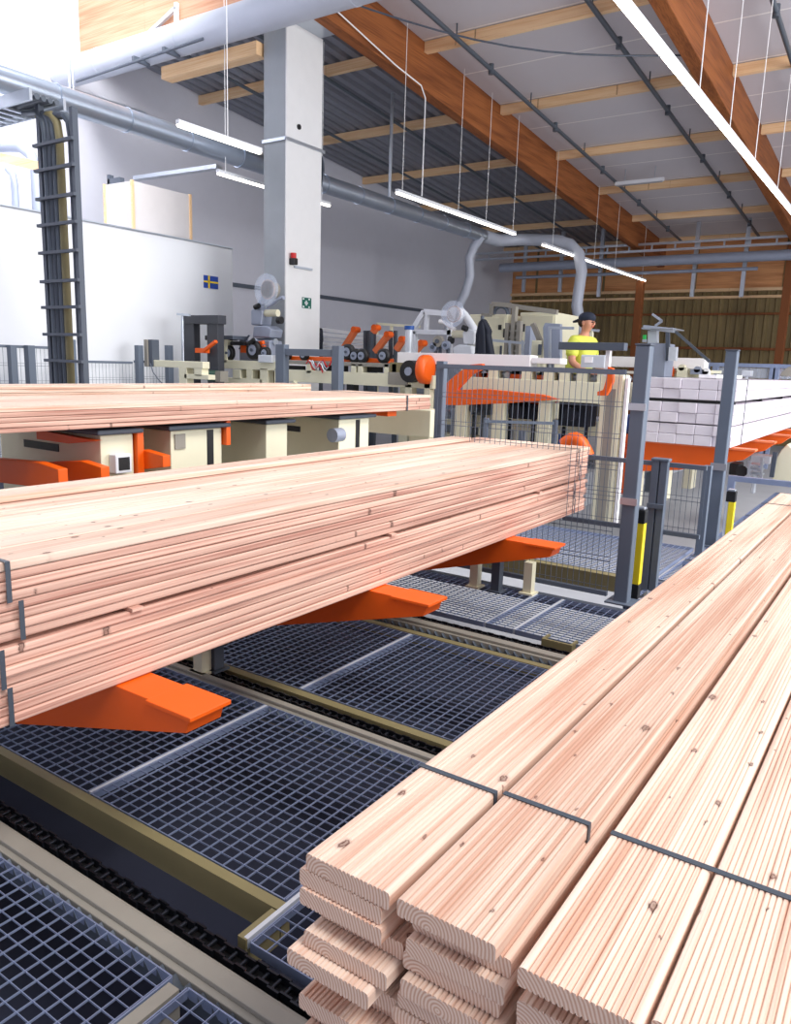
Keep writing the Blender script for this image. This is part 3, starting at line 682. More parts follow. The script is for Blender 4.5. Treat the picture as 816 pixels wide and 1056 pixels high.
# vertical cable ladder
YLd = 4.8
t = thing('cable_ladder', (ony(62, 390, YLd).x, YLd, -1.5), 'tall vertical cable ladder carrying bundles of grey cables', 'cable tray')
def colpx(mb, px0, px1, ytop, Y, d, zb=-1.5):
    a = ony(px0+(0), (ytop+380)/2, Y); b = ony(px1, (ytop+380)/2, Y); mb.box(a.x, b.x, Y, Y+d, zb, ony((px0+px1)/2, ytop, Y).z); return mb
colpx(MB(), 43, 46, 97, YLd, .06).build('side_rail', 'slate', t)
colpx(MB(), 77, 80, 108, YLd, .06).build('side_rail', 'slate', t)
xa, xb = ony(44, 240, YLd).x, ony(79, 240, YLd).x
for i, py in enumerate((146, 173, 203, 231, 260, 290, 317, 345, 372)):
    z = ony(62, py, YLd).z
    MB().box(xa-.04, xb+.04, YLd-.04, YLd+.0, z-.015, z+.015).build('rung', 'slate', t)
ztop_ = ony(60, 106, YLd).z
def arc(x, z0, z1, dy): return [(x, YLd+dy, z0), (x, YLd+dy, z1-.25), (x-.03, YLd+dy, z1-.1), (x-.12, YLd+dy, z1-.02), (x-.35, YLd+dy, z1+.0)]
for i, (px, r, mm_) in enumerate(((49, .035, 'pipe_dark'), (52.5, .03, 'slate'), (56, .03, 'pipe_dark'), (60.5, .04, 'olive_beam'), (71, .03, 'slate'), (74, .035, 'pipe_dark'))):
    x = ony(px, 240, YLd).x
    MB().tube(arc(x, -1.4, ztop_-.03*i*.5, .03+.01*i), r, 8).build('cable_bundle', mm_, t)
z = ony(42, 103, YLd).z
m = MB(); 
m.box(-9.6, ony(48, 100, YLd).x, YLd-.18, YLd-.15, z-.06, z+.05); m.box(-9.6, ony(48, 100, YLd).x, YLd+.18, YLd+.21, z-.06, z+.05)
x = -9.5
while x < -7.9: m.box(x, x+.05, YLd-.16, YLd+.19, z-.06, z-.04); x += .16
solo('cable_tray', m, 'steel', 'horizontal perforated cable tray going left from the top of the cable ladder', 'cable tray')
m = MB()
for i in range(4): m.cyl((-9.6, YLd-.1+.07*i, z-.01), (ony(48, 100, YLd).x, YLd-.1+.07*i, z-.01), .03, 8)
solo('cable_bundle', m, 'pipe_dark', 'bundle of grey cables lying in the horizontal tray at the left edge', 'cable')
for i, (px, Y) in enumerate(((70.5, 7.2), (74, 7.2))):
    x = ony(px, 50, Y).x; solo('hanging_rod', MB().cyl((x, Y, ony(px, 100+i*6, Y).z), (x, Y, 6.0), .02 if i == 0 else .012, 8), 'steel', 'thin %s vertical rod above the cable ladder' % ('grey' if i == 0 else 'short grey'), 'rod', 'rods above the ladder')
# grey hoses at far left
solo('extraction_hose', MB().tube([ony(-20, 154, 6.6), ony(8, 151, 6.6), ony(22, 152, 6.6), ony(32, 160, 6.6), ony(37, 175, 6.6), (ony(38.5, 215, 6.6).x, 6.6, 1.705)], .075, 12), 'machine_grey', 'curved grey hose left of the cable ladder', 'hose')
solo('extraction_hose', MB().tube([ony(8, 174, 6.35), ony(13, 180, 6.35), ony(15, 190, 6.35), (ony(17, 225, 6.35).x, 6.35, 1.705)], .05, 12), 'machine_grey', 'shorter thin grey hose at the left edge', 'hose')
solo('timber_rail', MB().bar(ony(-10, 160, 6.1), ony(60, 176, 6.1), .05, .12), 'purlin', 'pale wooden rail behind the grey hoses at the left edge', 'rail')
solo('conduit', MB().bar((XL+.03, 6.0, onx(0, 70, XL+.03).z), (XL+.03, 9.6, onx(155, 118, XL+.03).z), .03, .03), 'steel', 'thin pale conduit slanting on the bright left wall', 'conduit')
# ================================================================= LIFT UNITS under the far stack
def unit(Y0, Y1, label, X1=-4.16, X0=-5.3, zt=-.455, plate='slate', split=None):
    t = thing('lift_unit', ((X0+X1)/2, (Y0+Y1)/2, FL), label, 'lift unit', 'cream lift units under the far stack')
    m = MB(); m.box(X0, X1-.0, Y0, Y1, FL, zt-.04); m.build('body', 'cream', t, bevel=.006)
    MB().box(X0, X1+.05, Y0-.05, Y1+.05, zt-.035, zt-.004).build('top_plate', plate, t, bevel=.01)
    MB().box(X0+.3, X0+.7, Y0-.005, Y0, zt-.18, zt-.13).build('slot', 'black', t)
    if split: MB().box(X1-.002, X1+.003, split[0], split[1], FL+.02, zt-.05).build('recess', 'black', t)
    return t
t = unit(2.90, 3.14, 'cream lift unit with a small screen, leftmost under the far stack')
a = onx(127, 478, -4.1)
s = MB().box(-4.16, -4.09, a.y-.06, a.y+.06, a.z-.06, a.z+.06).build('screen_box', 'panel_white', t, bevel=.008)
MB().box(-4.092, -4.086, a.y-.04, a.y+.04, a.z-.04, a.z+.04).build('screen', 'black', s)
MB().box(-4.3, -4.13, 3.15, 3.20, -1.1, -.46).build('orange_upright', 'orange', t, bevel=.004)
MB().prism([(-4.75, 2.84, -.50), (-4.12, 2.84, -.52), (-4.4, 2.84, -.56), (-4.75, 2.84, -.56)], (0, .05, 0)).build('orange_tongue', 'orange', t)
t = unit(3.44, 3.90, 'cream lift unit with a dark vertical gap, second under the far stack', split=(3.76, 3.82))
MB().box(-4.156, -4.15, 3.47, 3.56, -.62, -.52).build('cover_plate', 'beige_rail', t)
MB().box(-4.22, -4.12, 3.91, 3.95, -.62, -.44).build('orange_upright', 'orange', t)
t = unit(4.36, 4.60, 'plain cream lift unit, third under the far stack')
t = unit(5.26, 5.70, 'cream lift unit with a small motor, fourth under the far stack', split=(5.5, 5.56))
MB().cyl((-4.12, 5.12, -.62), (-4.12, 5.24, -.62), .06).build('motor', 'machine_grey', t)
t = thing('steel_beam', (-4.8, 6.9, FL), 'wide cream steel beam at the right end under the far stack', 'steel beam')
MB().box(-6.2, -4.13, 6.72, 7.0, -.74, -.46).build('beam', 'cream', t, bevel=.01)
MB().box(-4.4, -4.16, 6.75, 6.98, FL, -.74).build('leg', 'cream', t, bevel=.006)
MB().box(-6.0, -5.75, 6.75, 6.98, FL, -.74).build('leg', 'cream', t, bevel=.006)
for i, (Y, x0, x1, y0, y1, l) in enumerate(((2.5, -40, 60, 484, 505, 'orange carrier arm low under the far stack at the left edge'), (2.75, 50, 104, 482, 497, 'orange carrier arm left of the first cream lift unit'), (3.2, 137, 168, 470, 482, 'orange carrier arm between the first two cream lift units'))):
    a, b_ = ony(x0, y0, Y), ony(x1, y0+2, Y); z1 = ony(x1, y0, Y).z; z0 = ony(x1, y1, Y).z
    m = MB().prism([(a.x, Y, z0-.05), (b_.x, Y, z0), (b_.x, Y, z1), (b_.x-.2, Y, z1+.02), (a.x, Y, z1-.02)], (0, .06, 0))
    solo('carrier_arm', m, 'orange', l, 'carrier arm', 'orange carrier arms', bevel=.004)
solo('carrier_arm', MB().box(-4.9, -4.2, 6.05, 6.2, -.5, -.455), 'orange', 'flat orange arm tip under the right end of the far stack', 'carrier arm')
solo('cross_channel', MB().box(-6.2, -4.3, 2.2, 2.3, -.56, -.45).box(-6.2, -4.3, 2.2, 2.24, -1.5, -1.4).box(-4.5, -4.4, 2.2, 2.3, -1.5, -.56), 'machine_grey', 'grey cross frame at the left edge under the far stack', 'frame')
solo('stack_bearer', MB().box(-6.6, -5.75, 2.4, 2.6, FL, -.375).box(-6.6, -5.75, 5.6, 5.8, FL, -.375), 'cream', 'cream bearer below the rearmost stack of boards', 'bearer')
# ================================================================= WHITE TIMBER STACK
YW = 8.0; xwl, xwr = ony(664, 420, YW).x, ony(758, 420, YW).x
zwt, zwb = ony(712, 390, YW).z, ony(712, 459, YW).z
cw = (xwr-xwl)/5; rh = (zwt-zwb-.045)/6
wm = MB().box(-cw/2+.0015, cw/2-.0015, -2.3, 2.3, -rh/2+.0015, rh/2-.0015)
me = bpy.data.meshes.new('white_beam'); me.from_pydata(wm.v, [], wm.f); me.materials.append(M['white_timber'])
for k in range(6):
    for c in range(5):
        z = zwb+rh/2+k*rh+(.01 if k >= 2 else 0)+(.03 if k >= 4 else 0)
        dy = random.uniform(-.02, .02)
        o = board(me, 'white_beam', xwl+cw*(c+.5), YW+2.3+dy, z, 'white coated timber beam of the stack by the tall posts, %s layer from the top, %s' % (ORD[5-k], ['leftmost column', 'second column from the left', 'middle column', 'fourth column from the left', 'rightmost column'][c]), 'white beams of the tall stack', 'timber beam')
        b = o.modifiers.new('bevel', 'BEVEL'); b.width = .006; b.segments = 2
for i, y in enumerate((YW+.02, YW+1.5, YW+3.0, YW+4.4)):
    solo('spacer_stick', MB().box(xwl, xwr-.01, y, y+.06, zwb+4*rh+.011, zwb+4*rh+.038), 'black', 'dark flat spacer in the white timber stack, %s one' % ['nearest', 'second', 'third', 'farthest'][i], 'spacer stick', 'spacers in the white stack')
solo('packing_strap', MB().box(xwl-.004, xwr+.004, YW+.5, YW+.52, zwt+.001, zwt+.004).box(xwr+.0, xwr+.004, YW+.5, YW+.52, zwb, zwt+.004), 'strap', 'thin strap over the white timber stack', 'strap')
solo('white_plank', MB().box(ony(728, 388, 8.6).x, ony(746, 388, 8.6).x, 8.3, 9.6, zwt+.006, zwt+.04), 'white_top', 'white offcut lying on top of the white timber stack', 'board')
for i, Y in enumerate((8.12, 9.3, 10.5, 11.7)):
    t = thing('support_fork', (-2.3, Y, FL), 'orange steel fork under the white timber stack, %s' % ['nearest', 'second', 'third', 'farthest'][i], 'lifting fork', 'orange forks under the white stack')
    xt = ony(779, 466, 8.12).x
    xb = -2.5; zt = zwb-.004
    MB().prism([(xt, Y, zt-.02), (xt-.10, Y, zt-.11), (xt-.7, Y, zt-.27), (xb, Y, zt-.34), (xb, Y, zt-.02)], (0, .13, 0)).build('arm', 'orange', t, bevel=.004)
    MB().box(xb, xt, Y-.01, Y+.14, zt-.02, zt-.001).build('top_plate', 'orange_pale', t)
    MB().box(xb-.0, xb+.12, Y-.05, Y+.18, FL, zt-.3).build('column', 'cream', t, bevel=.006)
# small cream objects between the white beams and the conveyor: orange and cream stops
for i, (x0, y0, x1, y1, m_, l) in enumerate(((665, 376, 671, 386, 'orange', 'small orange stop on the table, left above the white stack'), (673, 378, 680, 390, 'cream', 'cream roller bracket above the white stack, left'), (686, 380, 694, 388, 'orange', 'small orange stop on the table, in the middle above the white stack'), (698, 379, 708, 390, 'cream', 'cream roller bracket above the white stack, middle'), (712, 381, 726, 386, 'machine_grey', 'grey roller end above the white stack'), (724, 383, 731, 390, 'white_mark', 'white bracket above the white stack, right'))):
    m = pbox(MB(), x0, y0, x1, y1, 12.7, .12)
    a = ony((x0+x1)/2, y0, 12.7); m.cyl((a.x, 12.7, a.z), (a.x, 12.82, a.z), .05, 10)
    t = solo('stop_block', m, m_, l, 'machine part', 'small stops above the white stack')
zq = ony(690, 380.5, 12.9).z; xq0, xq1 = ony(655, 380, 12.9).x, ony(735, 380, 12.9).x
solo('roller_table', MB().box(xq0+.1, xq1-.1, 12.95, 13.5, -1.5, zq-.05).box(xq0, xq1, 12.85, 13.6, zq-.05, zq), 'cream', 'cream table behind the white timber stack', 'table', bevel=.01)
# ================================================================= LONG WHITE BOARDS ON THE CONVEYOR
def qboard(x0, x1, ytl, ytr, th, Y, d, name, m, label, cat, group=None):
    a, b = ony(x0, ytl, Y), ony(x1, ytr, Y); z = (a.z+b.z)/2
    return solo(name, MB().box(a.x, b.x, Y, Y+d, z-th, z), m, label, cat, group, bevel=.003)
YT = 8.0
qboard(410, 547, 363, 366.5, .13, YT, .2, 'white_plank', 'white_top', 'thick white plank on the conveyor, left half', 'board', 'white planks on the conveyor')
qboard(548.5, 578, 368.5, 370, .06, YT+.02, .2, 'white_plank', 'white_top', 'short white plank on the conveyor, just left of the worker', 'board', 'white planks on the conveyor')
qboard(628, 727, 366, 371, .17, 12.95, .3, 'white_plank', 'white_top', 'thick white plank reaching right behind the nearest tall post', 'board', 'white planks on the conveyor')
# table under the planks
t = thing('roller_conveyor', (-4, YT, FL), 'long cream roller conveyor carrying the white planks', 'conveyor')
zc1 = ony(540, 391, YT).z; zc0 = ony(540, 412, YT).z; ztp = ony(540, 379, YT).z
xa, xb = ony(478, 400, YT).x, ony(628, 400, YT).x
MB().box(xa, xb, YT-.02, YT+.12, zc0, zc1).build('side_beam', 'cream', t, bevel=.008)
MB().box(xa, xb, YT+.75, YT+.85, zc0, zc1).build('side_beam', 'cream', t, bevel=.008)
MB().box(ony(452, 380, YT).x, xb, YT-.0, YT+.85, ztp-.03, ztp).build('top_plate', 'beige_rail', t)
for px in (480, 508, 543, 566, 582, 600, 622):
    a = ony(px, 385, YT).x; MB().box(a-.06, a+.06, YT, YT+.12, zc1, ztp-.03).build('upright', 'cream', t, bevel=.004)
for (p0, p1) in ((486, 503), (520, 537), (549, 561), (571, 578)):
    a, b_ = ony(p0, 385, YT).x, ony(p1, 385, YT).x
    g = MB().box(a, b_, YT+.2, YT+.24, zc1, ztp-.03).build('dark_gap_panel', 'navy', t)
    MB().box(a, b_, YT+.12, YT+.19, zc1, zc1+.05).build('orange_stop', 'orange', t)
for px in (474, 513, 560):
    a = ony(px, 440, YT).x; MB().box(a-.07, a+.07, YT+.0, YT+.14, FL, zc0).build('leg', 'cream', t, bevel=.004)
for i in range(7):
    x = xa+.2+i*.3; MB().cyl((x, YT+.12, ztp-.09), (x, YT+.75, ztp-.09), .04, 10).build('roller', 'steel', t)
t = thing('cream_column', (ony(627, 530, 7.3).x, 7.3, FL), 'wide cream steel column in front of the conveyor, left of the tall post', 'column')
a, b_ = ony(616, 450, 7.3), ony(638, 450, 7.3)
MB().box(a.x, b_.x, 7.3, 7.5, FL, ony(627, 386, 7.3).z).build('column', 'cream', t, bevel=.01)
MB().box(b_.x+.02, b_.x+.05, 7.3, 7.36, FL, ony(640, 390, 7.3).z).build('side_rail', 'white_top', t)
MB().box(a.x+.06, b_.x-.06, 7.29, 7.3, FL, ony(627, 390, 7.3).z-.1).build('recess', 'beige_rail', t)
# beams below
qboard(440, 634, 424, 436, .16, 8.62, .2, 'lower_beam', 'cream', 'cream lower beam behind the mesh fence', 'steel beam')
qboard(430, 520, 447, 450, .25, 8.5, .2, 'lower_beam', 'cream', 'broad cream beam low behind the middle stack', 'steel beam')
for i, (x0, y0, x1, y1, Y, m_, l) in enumerate(((452, 420, 470, 432, 8.2, 'machine_grey', 'grey machine block below the orange hook arm'), (484, 414, 500, 428, 8.2, 'pipe_dark', 'dark grey gearbox left of the cream leg'), (520, 416, 552, 432, 8.2, 'navy', 'dark blue motor block below the roller conveyor'), (576, 414, 606, 440, 8.2, 'navy', 'navy machine block behind the mesh, left of the cream column'), (640, 428, 648, 446, 8.4, 'blue_plastic', 'small blue plastic box right of the cream column'), (640, 448, 650, 470, 8.3, 'orange', 'orange block right of the cream column'))):
    m = pbox(MB(), x0, y0, x1, y1, Y, .3); a = ony((x0+x1)/2, (y0+y1)/2, Y)
    m.cyl((a.x, Y-.12, a.z), (a.x, Y, a.z), abs(ony(x1, y0, Y).x-ony(x0, y0, Y).x)*.22, 14); pbox(m, x0+2, y1, x0+5, y1+40, Y+.05, .05); pbox(m, x1-5, y1, x1-2, y1+40, Y+.05, .05)
    solo('machine_block', m, m_, l, 'machine part', bevel=.01)
fence((ony(572, 428, 7.85).x, 7.85), (ony(500, 433, 7.4).x, 7.4), -1.4, ony(500, 433, 7.4).z, 'low grey guard panel slanting behind the mesh fence', (0, 1), dx=.06)
# small pallet-like slatted blue white thing
t = thing('slatted_guard', ony(590, 440, 8.9), 'pale slatted guard low behind the mesh fence', 'guard')
for k in range(3):
    pbox(MB(), 578, 430+k*4, 612, 432+k*4, 8.8, .3).build('slat', 'galv_bright', t)
pbox(MB(), 576, 428, 578, 470, 8.8, .3).build('side', 'blue_plastic', t)
# orange hook arms (flip arms) in a row
for i in range(6):
    Y = 7.7+.42*i
    pts = [(449, 417), (451, 404), (468, 388), (484, 376), (497, 375), (499, 380), (486, 386), (471, 402), (500, 401), (560, 407), (576, 412), (520, 416), (470, 418)]
    if i: continue
    P = [ony(x, y, Y) for x, y in pts]
    m = MB(); m.prism(P, (0, .07, 0)); solo('hook_arm', m, 'orange', 'large hooked orange flip arm in front of the roller conveyor', 'flip arm', 'orange flip arms', bevel=.006)
for i, px in enumerate((470, 500, 527, 552)):
    Y = 8.3+.0*i; P = [ony(x+px-470, y+(px-470)*.035, Y) for x, y in ((462, 402), (490, 403), (488, 412), (464, 416))]
    solo('flip_arm', MB().prism(P, (0, .3, 0)), 'orange', 'orange arm segment below the roller conveyor, ' + ['leftmost', 'second', 'third', 'rightmost'][i], 'flip arm', 'orange flip arms', bevel=.01)
# orange drum with black roller
t = thing('drive_drum', ony(438, 380, 7.85), 'round orange drum with a black roller at the left end of the white plank', 'drum')
c0 = ony(439, 381, 7.85); 
m = MB().tube([(c0.x-.06, 7.85, c0.z), (c0.x-.04, 7.85, c0.z), (c0.x+.04, 7.85, c0.z), (c0.x+.06, 7.85, c0.z)], [.12, .17, .17, .12], 20); m.build('drum', 'orange', t)
c1 = ony(424, 384, 7.8)
MB().cyl((c1.x-.02, 7.78, c1.z+.01), (c1.x-.02, 7.98, c1.z+.01), .13, 20).build('black_roller', 'black', t)
MB().cyl((c1.x-.02, 7.76, c1.z+.01), (c1.x-.02, 7.78, c1.z+.01), .05, 14).build('hub', 'machine_grey', t)
MB().box(c0.x-.04, c0.x+.04, 7.9, 8.0, FL, c0.z-.1).build('bracket', 'cream', t)
# orange curved bracket, dark bar
P = [ony(x, y, 7.15) for x, y in ((627, 378), (632, 380), (632, 393), (628, 403), (625, 408), (616, 408), (616, 404), (622, 402), (625, 392))]
solo('orange_bracket', MB().prism(P, (0, .06, 0)), 'orange', 'narrow curved orange bracket on the cream column', 'bracket', bevel=.004)
t = thing('dark_beam', ony(610, 358, 6.9), 'dark grey square bar in front of the worker', 'bar')
pbox(MB(), 576, 353, 644, 361, 7.12, .1).build('bar', 'slate', t, bevel=.004)
pbox(MB(), 624, 361, 628, 388, 7.17, .06).build('white_bracket', 'white_top', t)
t = thing('control_box', ony(610, 380, 7.9), 'pale grey box on the conveyor in front of the worker', 'control box')
pbox(MB(), 599, 366, 624, 379.5, 7.96, .12).build('box', 'galv_bright', t, bevel=.01)
pbox(MB(), 603, 368, 611, 374, 7.95, .01).build('panel', 'white_top', t)
solo('orange_hose_drum', MB().tube([ony(582+i*2.4, 459-6*math.sin(math.pi*i/10)+(max(0, i-5)**1.6)*.9, 7.0) for i in range(11)], .07, 12), 'orange', 'curved orange guard peeking over the far end of the middle stack', 'guard')
# ================================================================= LEFT MACHINE LINE
YM = 7.9
infeed = t = thing('infeed_conveyor', (-6.8, YM, FL), 'long cream infeed conveyor with an orange rail, left half of the machine line', 'conveyor')
def pb(x0, y0, x1, y1, m_, name, Y=YM, d=.12, bevel=.005, parent=None): return pbox(MB(), x0, y0, x1, y1, Y, d).build(name, m_, parent or t, bevel=bevel)
pb(290, 384, 447, 397, 'cream', 'side_beam'); pb(290, 373, 402, 377, 'beige_rail', 'top_plate', d=.6)
pb(298, 368.5, 401, 373, 'orange', 'orange_rail', Y=YM+.1)
for x0, x1 in ((293, 313), (333, 357), (376, 393)):
    pb(x0, 377, x1, 384, 'black', 'dark_gap_panel', Y=YM+.1, d=.05)  # black sheets added for the shade in the gaps below the rail
for x in (316, 362, 369, 396, 404): pb(x, 375, x+5, 385, 'cream', 'upright')
pb(402, 374, 430, 386, 'olive_beam', 'end_block'); pb(400, 384, 420, 397, 'beige_rail', 'end_cover', Y=YM-.02)
for x in (300, 357, 417): pb(x, 396, x+7, 440, 'cream' if x != 357 else 'black', 'leg')
MB().bar(ony(303, 394, YM-.02), ony(312, 406, YM-.02), .05, .05).build('brace', 'cream', t)
# cream frame left of it
t = thing('cream_frame', (-8.2, YM, FL), 'cream machine frame with square openings in front of the black doorway', 'machine frame')
pb(226, 372, 289, 381, 'cream', 'top_beam'); pb(226, 349, 234, 374, 'cream', 'upright'); pb(240, 381, 248, 391, 'cream', 'upright'); pb(254, 381, 260, 391, 'cream', 'upright'); pb(268, 380, 276, 396, 'cream', 'upright'); pb(283, 380, 290, 398, 'cream', 'upright')
pb(230, 390, 270, 397, 'cream', 'lower_beam'); pb(246, 382, 282, 396, 'olive_beam', 'back_plate', Y=YM+.13, d=.04)
pb(268, 396, 276, 440, 'cream', 'leg'); pb(284, 372, 289, 440, 'cream', 'leg')
pb(222, 350, 240, 346, 'slate', 'black_cap', Y=YM-.03, d=.3)
t = thing('cream_frame', (-9.2, 7.2, FL), 'cream arm frame with a dark end pad, left of the black doorway', 'machine frame')
Y2 = 6.95
pb(152, 372, 209, 379, 'cream', 'top_beam', Y=Y2); pb(150, 350, 157, 378, 'slate', 'end_pad', Y=Y2-.02); pb(148.5, 350, 152, 378, 'beige_rail', 'pad_edge', Y=Y2-.04)
pb(185, 379, 193, 440, 'cream', 'leg', Y=Y2); pb(190, 386, 215, 391, 'cream', 'lower_beam', Y=Y2); pb(200, 379, 208, 388, 'cream', 'upright', Y=Y2)
t = thing('electric_motor', ony(218, 388, 7.5), 'dark green electric motor between the two cream frames', 'motor')
a, b_ = ony(216, 387.5, 7.4), ony(226, 387.5, 7.4)
MB().cyl((a.x, 7.4, a.z), (b_.x, 7.4, a.z), .075, 16).build('housing', 'motor_green', t)
MB().cyl((a.x-.06, 7.4, a.z), (a.x, 7.4, a.z), .04, 12).build('end_cap', 'pipe_dark', t)
MB().box(b_.x, b_.x+.1, 7.33, 7.47, a.z-.07, a.z+.07).build('flange', 'beige_rail', t)
MB().box(a.x+.05, a.x+.10, 7.38, 7.42, FL, a.z-.05).build('support', 'slate', t)
solo('cable', MB().tube([ony(155, 375, 6.9), ony(158, 384, 6.85), ony(164, 392, 6.85), ony(170, 398, 6.85), ony(176, 420, 6.85)], .008, 6), 'slate', 'thin dark cable looping below the cream arm frame', 'cable')
# black doorway frame and thin pole
t = thing('doorway_frame', (ony(207, 400, 7.6).x, 7.6, FL), 'dark grey open doorway frame in front of the white enclosure', 'doorway frame')
pb(190, 325, 200.5, 440, 'dark_frame', 'post', Y=7.6, d=.12); pb(214, 327, 225, 440, 'dark_frame', 'post', Y=7.6, d=.12); pb(190, 325, 225, 334, 'dark_frame', 'lintel', Y=7.58, d=.15)
solo('thin_pole', MB().cyl((ony(188.5, 360, 7.4).x, 7.4, FL), (ony(188, 324, 7.4).x, 7.4, ony(188, 323, 7.4).z), .018, 8).bar(ony(183, 324, 7.4), ony(196, 325, 7.4), .03, .03), 'steel', 'thin grey pole with a short crossbar left of the black doorway', 'pole')
# guard rail in front
t = thing('guard_gantry', (ony(317, 400, 7.2).x, 7.2, FL), 'dark grey guard frame of two posts and a bar before the infeed conveyor', 'guard frame')
pb(284, 355, 292.5, 450, 'fence_grey', 'post', Y=7.2, d=.1); pb(341.5, 356.5, 349, 450, 'fence_grey', 'post', Y=7.2, d=.1); pb(292, 360, 342, 367, 'fence_grey', 'crossbar', Y=7.22, d=.06)
# black wheels
for i, (px, py, r) in enumerate(((236, 364, .11), (262, 361, .13), (274, 364, .085), (296, 366, .07), (314, 366, .07), (359, 363, .10), (366.5, 367, .09), (374, 367, .09), (396, 367, .09))):
    c = ony(px, py, YM+.05)
    wh = MB().tube([(c.x, c.y-.035, c.z), (c.x, c.y-.025, c.z), (c.x, c.y+.025, c.z), (c.x, c.y+.035, c.z)], [r*.8, r, r, r*.8], 20).build('feed_wheel', 'black', infeed)
    wh['label'] = 'black rubber feed wheel'
    MB().cyl((c.x, c.y-.042, c.z), (c.x, c.y+.042, c.z), r*.55, 16).build('hub', 'machine_grey', wh)
    MB().cyl((c.x, c.y-.06, c.z), (c.x, c.y+.09, c.z), r*.18, 10).build('axle', 'slate', wh)
# orange and dark bits over the doorway side
solo('orange_bracket', pbox(MB(), 201, 359, 212, 364, 7.5, .08).bar(ony(210, 362, 7.5), ony(223, 352, 7.5), .05, .04), 'orange', 'orange bracket in front of the black doorway', 'bracket', bevel=.004)
solo('black_clamp', pbox(MB(), 211, 346, 240, 351, 7.95, .1).box(ony(215, 354, 7.95).x, ony(222, 354, 7.95).x, 7.95, 8.05, ony(218, 356, 7.95).z, ony(218, 344, 7.95).z), 'black', 'black clamp bar before the doorway, upper', 'clamp', bevel=.01)
solo('black_clamp', pbox(MB(), 237, 352, 252, 356, 7.9, .1).cyl(ony(256, 355, 7.9), ony(262, 350, 7.9), .03, 8), 'black', 'black clamp bar beside the upright of the cream frame', 'clamp', bevel=.01)
solo('orange_bracket', pbox(MB(), 248, 356, 272, 364, 8.0, .05).bar(ony(256, 357, 8.03), ony(272, 353, 8.03), .05, .05), 'orange', 'orange plate behind the two large black wheels', 'bracket', bevel=.004)
solo('control_box', pbox(MB(), 266, 366, 280, 374, YM-.05, .1), 'galv_bright', 'pale grey box at the end of the cream machine frame', 'control box', bevel=.01)
for i in range(4):
    a, b_ = ony(316+i*3, 375, YM-.04), ony(333+i*3, 381-i*2, YM-.04)
    pts = [a.lerp(b_, s/8)+Vector((0, 0, .05*math.sin(s*1.3+i))) for s in range(9)]
    solo('cable', MB().tube(pts, .009, 6), ['red', 'white_mark', 'steel', 'red'][i], 'thin %s cable tangled in front of the infeed conveyor, %s' % (['red', 'white', 'grey', 'pink'][i], ['lowest', 'middle', 'right', 'topmost'][i]), 'cable', 'tangled cables')
# ---- mitre saws
def mitre_saw(cx, cy, Y, s, label, body, guard_m, flip=1):
    # s = metres per picture pixel there
    o = ony(cx, cy, Y); t = thing('mitre_saw', (o.x, Y, o.z), label, 'saw')
    def W_(x, y, d=0): return Vector((o.x+x*s*flip, Y+d, o.z-y*s))
    m = MB().prism([W_(-16, 0), W_(8, 0), W_(10, -8), W_(2, -12), W_(-14, -11)], (0, .25, 0)); m.build('base', body, t, bevel=.015)
    m = MB().prism([W_(-18, -12), W_(-4, -12), W_(-2, -26), W_(-8, -30), W_(-18, -27)], (0, .22, 0)); m.build('motor_housing', body, t, bevel=.02)
    m = MB().tube([W_(-14, -27, .1), W_(-8, -36, .1), W_(0, -46, .1), W_(6, -52, .1)], [.055, .05, .045, .035], 10); m.build('arm', body, t)
    m = MB().cyl(W_(8, -46, -.05), W_(8, -46, .10), 8*s, 20); m.build('blade_housing', 'beige_rail' if guard_m != 'white_top' else 'white_top', t)
    MB().cyl(W_(8, -46, -.08), W_(8, -46, -.05), 15*s, 28).build('clear_guard', 'lens_guard', t)
    MB().cyl(W_(8, -46, -.04), W_(8, -46, -.03), 9.5*s, 28).build('saw_blade', 'blade', t)
    MB().cyl(W_(-2, -24, .08), W_(14, -24, .08), .05, 12).build('gear_motor', 'cream', t)
    MB().cyl(W_(14, -17, .08), W_(19, -17, .08), .05, 12).build('black_knob', 'black', t)
    MB().tube([W_(6, -29, -.02), W_(14, -32, -.02), W_(22, -37, -.02), W_(28, -38, -.02)], [.02, .025, .025, .03], 8).build('handle', guard_m, t)
    MB().cyl(W_(-10, -29, -.03), W_(-4, -31, -.03), .035, 10).build('clamp_knob', 'black', t)
    MB().bar(W_(-20, -2), W_(-34, 12), .02, .02).build('cable', 'slate', t)
    MB().tube([W_(-18, 4, .1), W_(10, 4, .1)], .05, 10).build('slide_rail', 'steel', t)
    return t
mitre_saw(272, 348, 8.1, .0140, 'large grey mitre saw with a clear round guard before the column', 'machine_grey', 'machine_grey')
t2 = mitre_saw(474, 366, 8.95, .0112, 'white mitre saw with a round guard beside the black cloth', 'panel_white', 'white_top', flip=-1)
solo('saw_stand', MB().box(ony(252, 360, 8.2).x, ony(283, 360, 8.2).x, 8.1, 8.36, FL, ony(268, 351, 8.15).z), 'machine_grey', 'grey stand under the large grey mitre saw', 'stand', bevel=.01)
solo('saw_stand', MB().box(ony(430, 370, 8.95).x, ony(490, 370, 8.95).x, 8.9, 9.14, FL, ony(470, 365.5, 8.95).z), 'machine_grey', 'grey stand behind the white plank under the white mitre saw', 'stand', bevel=.01)
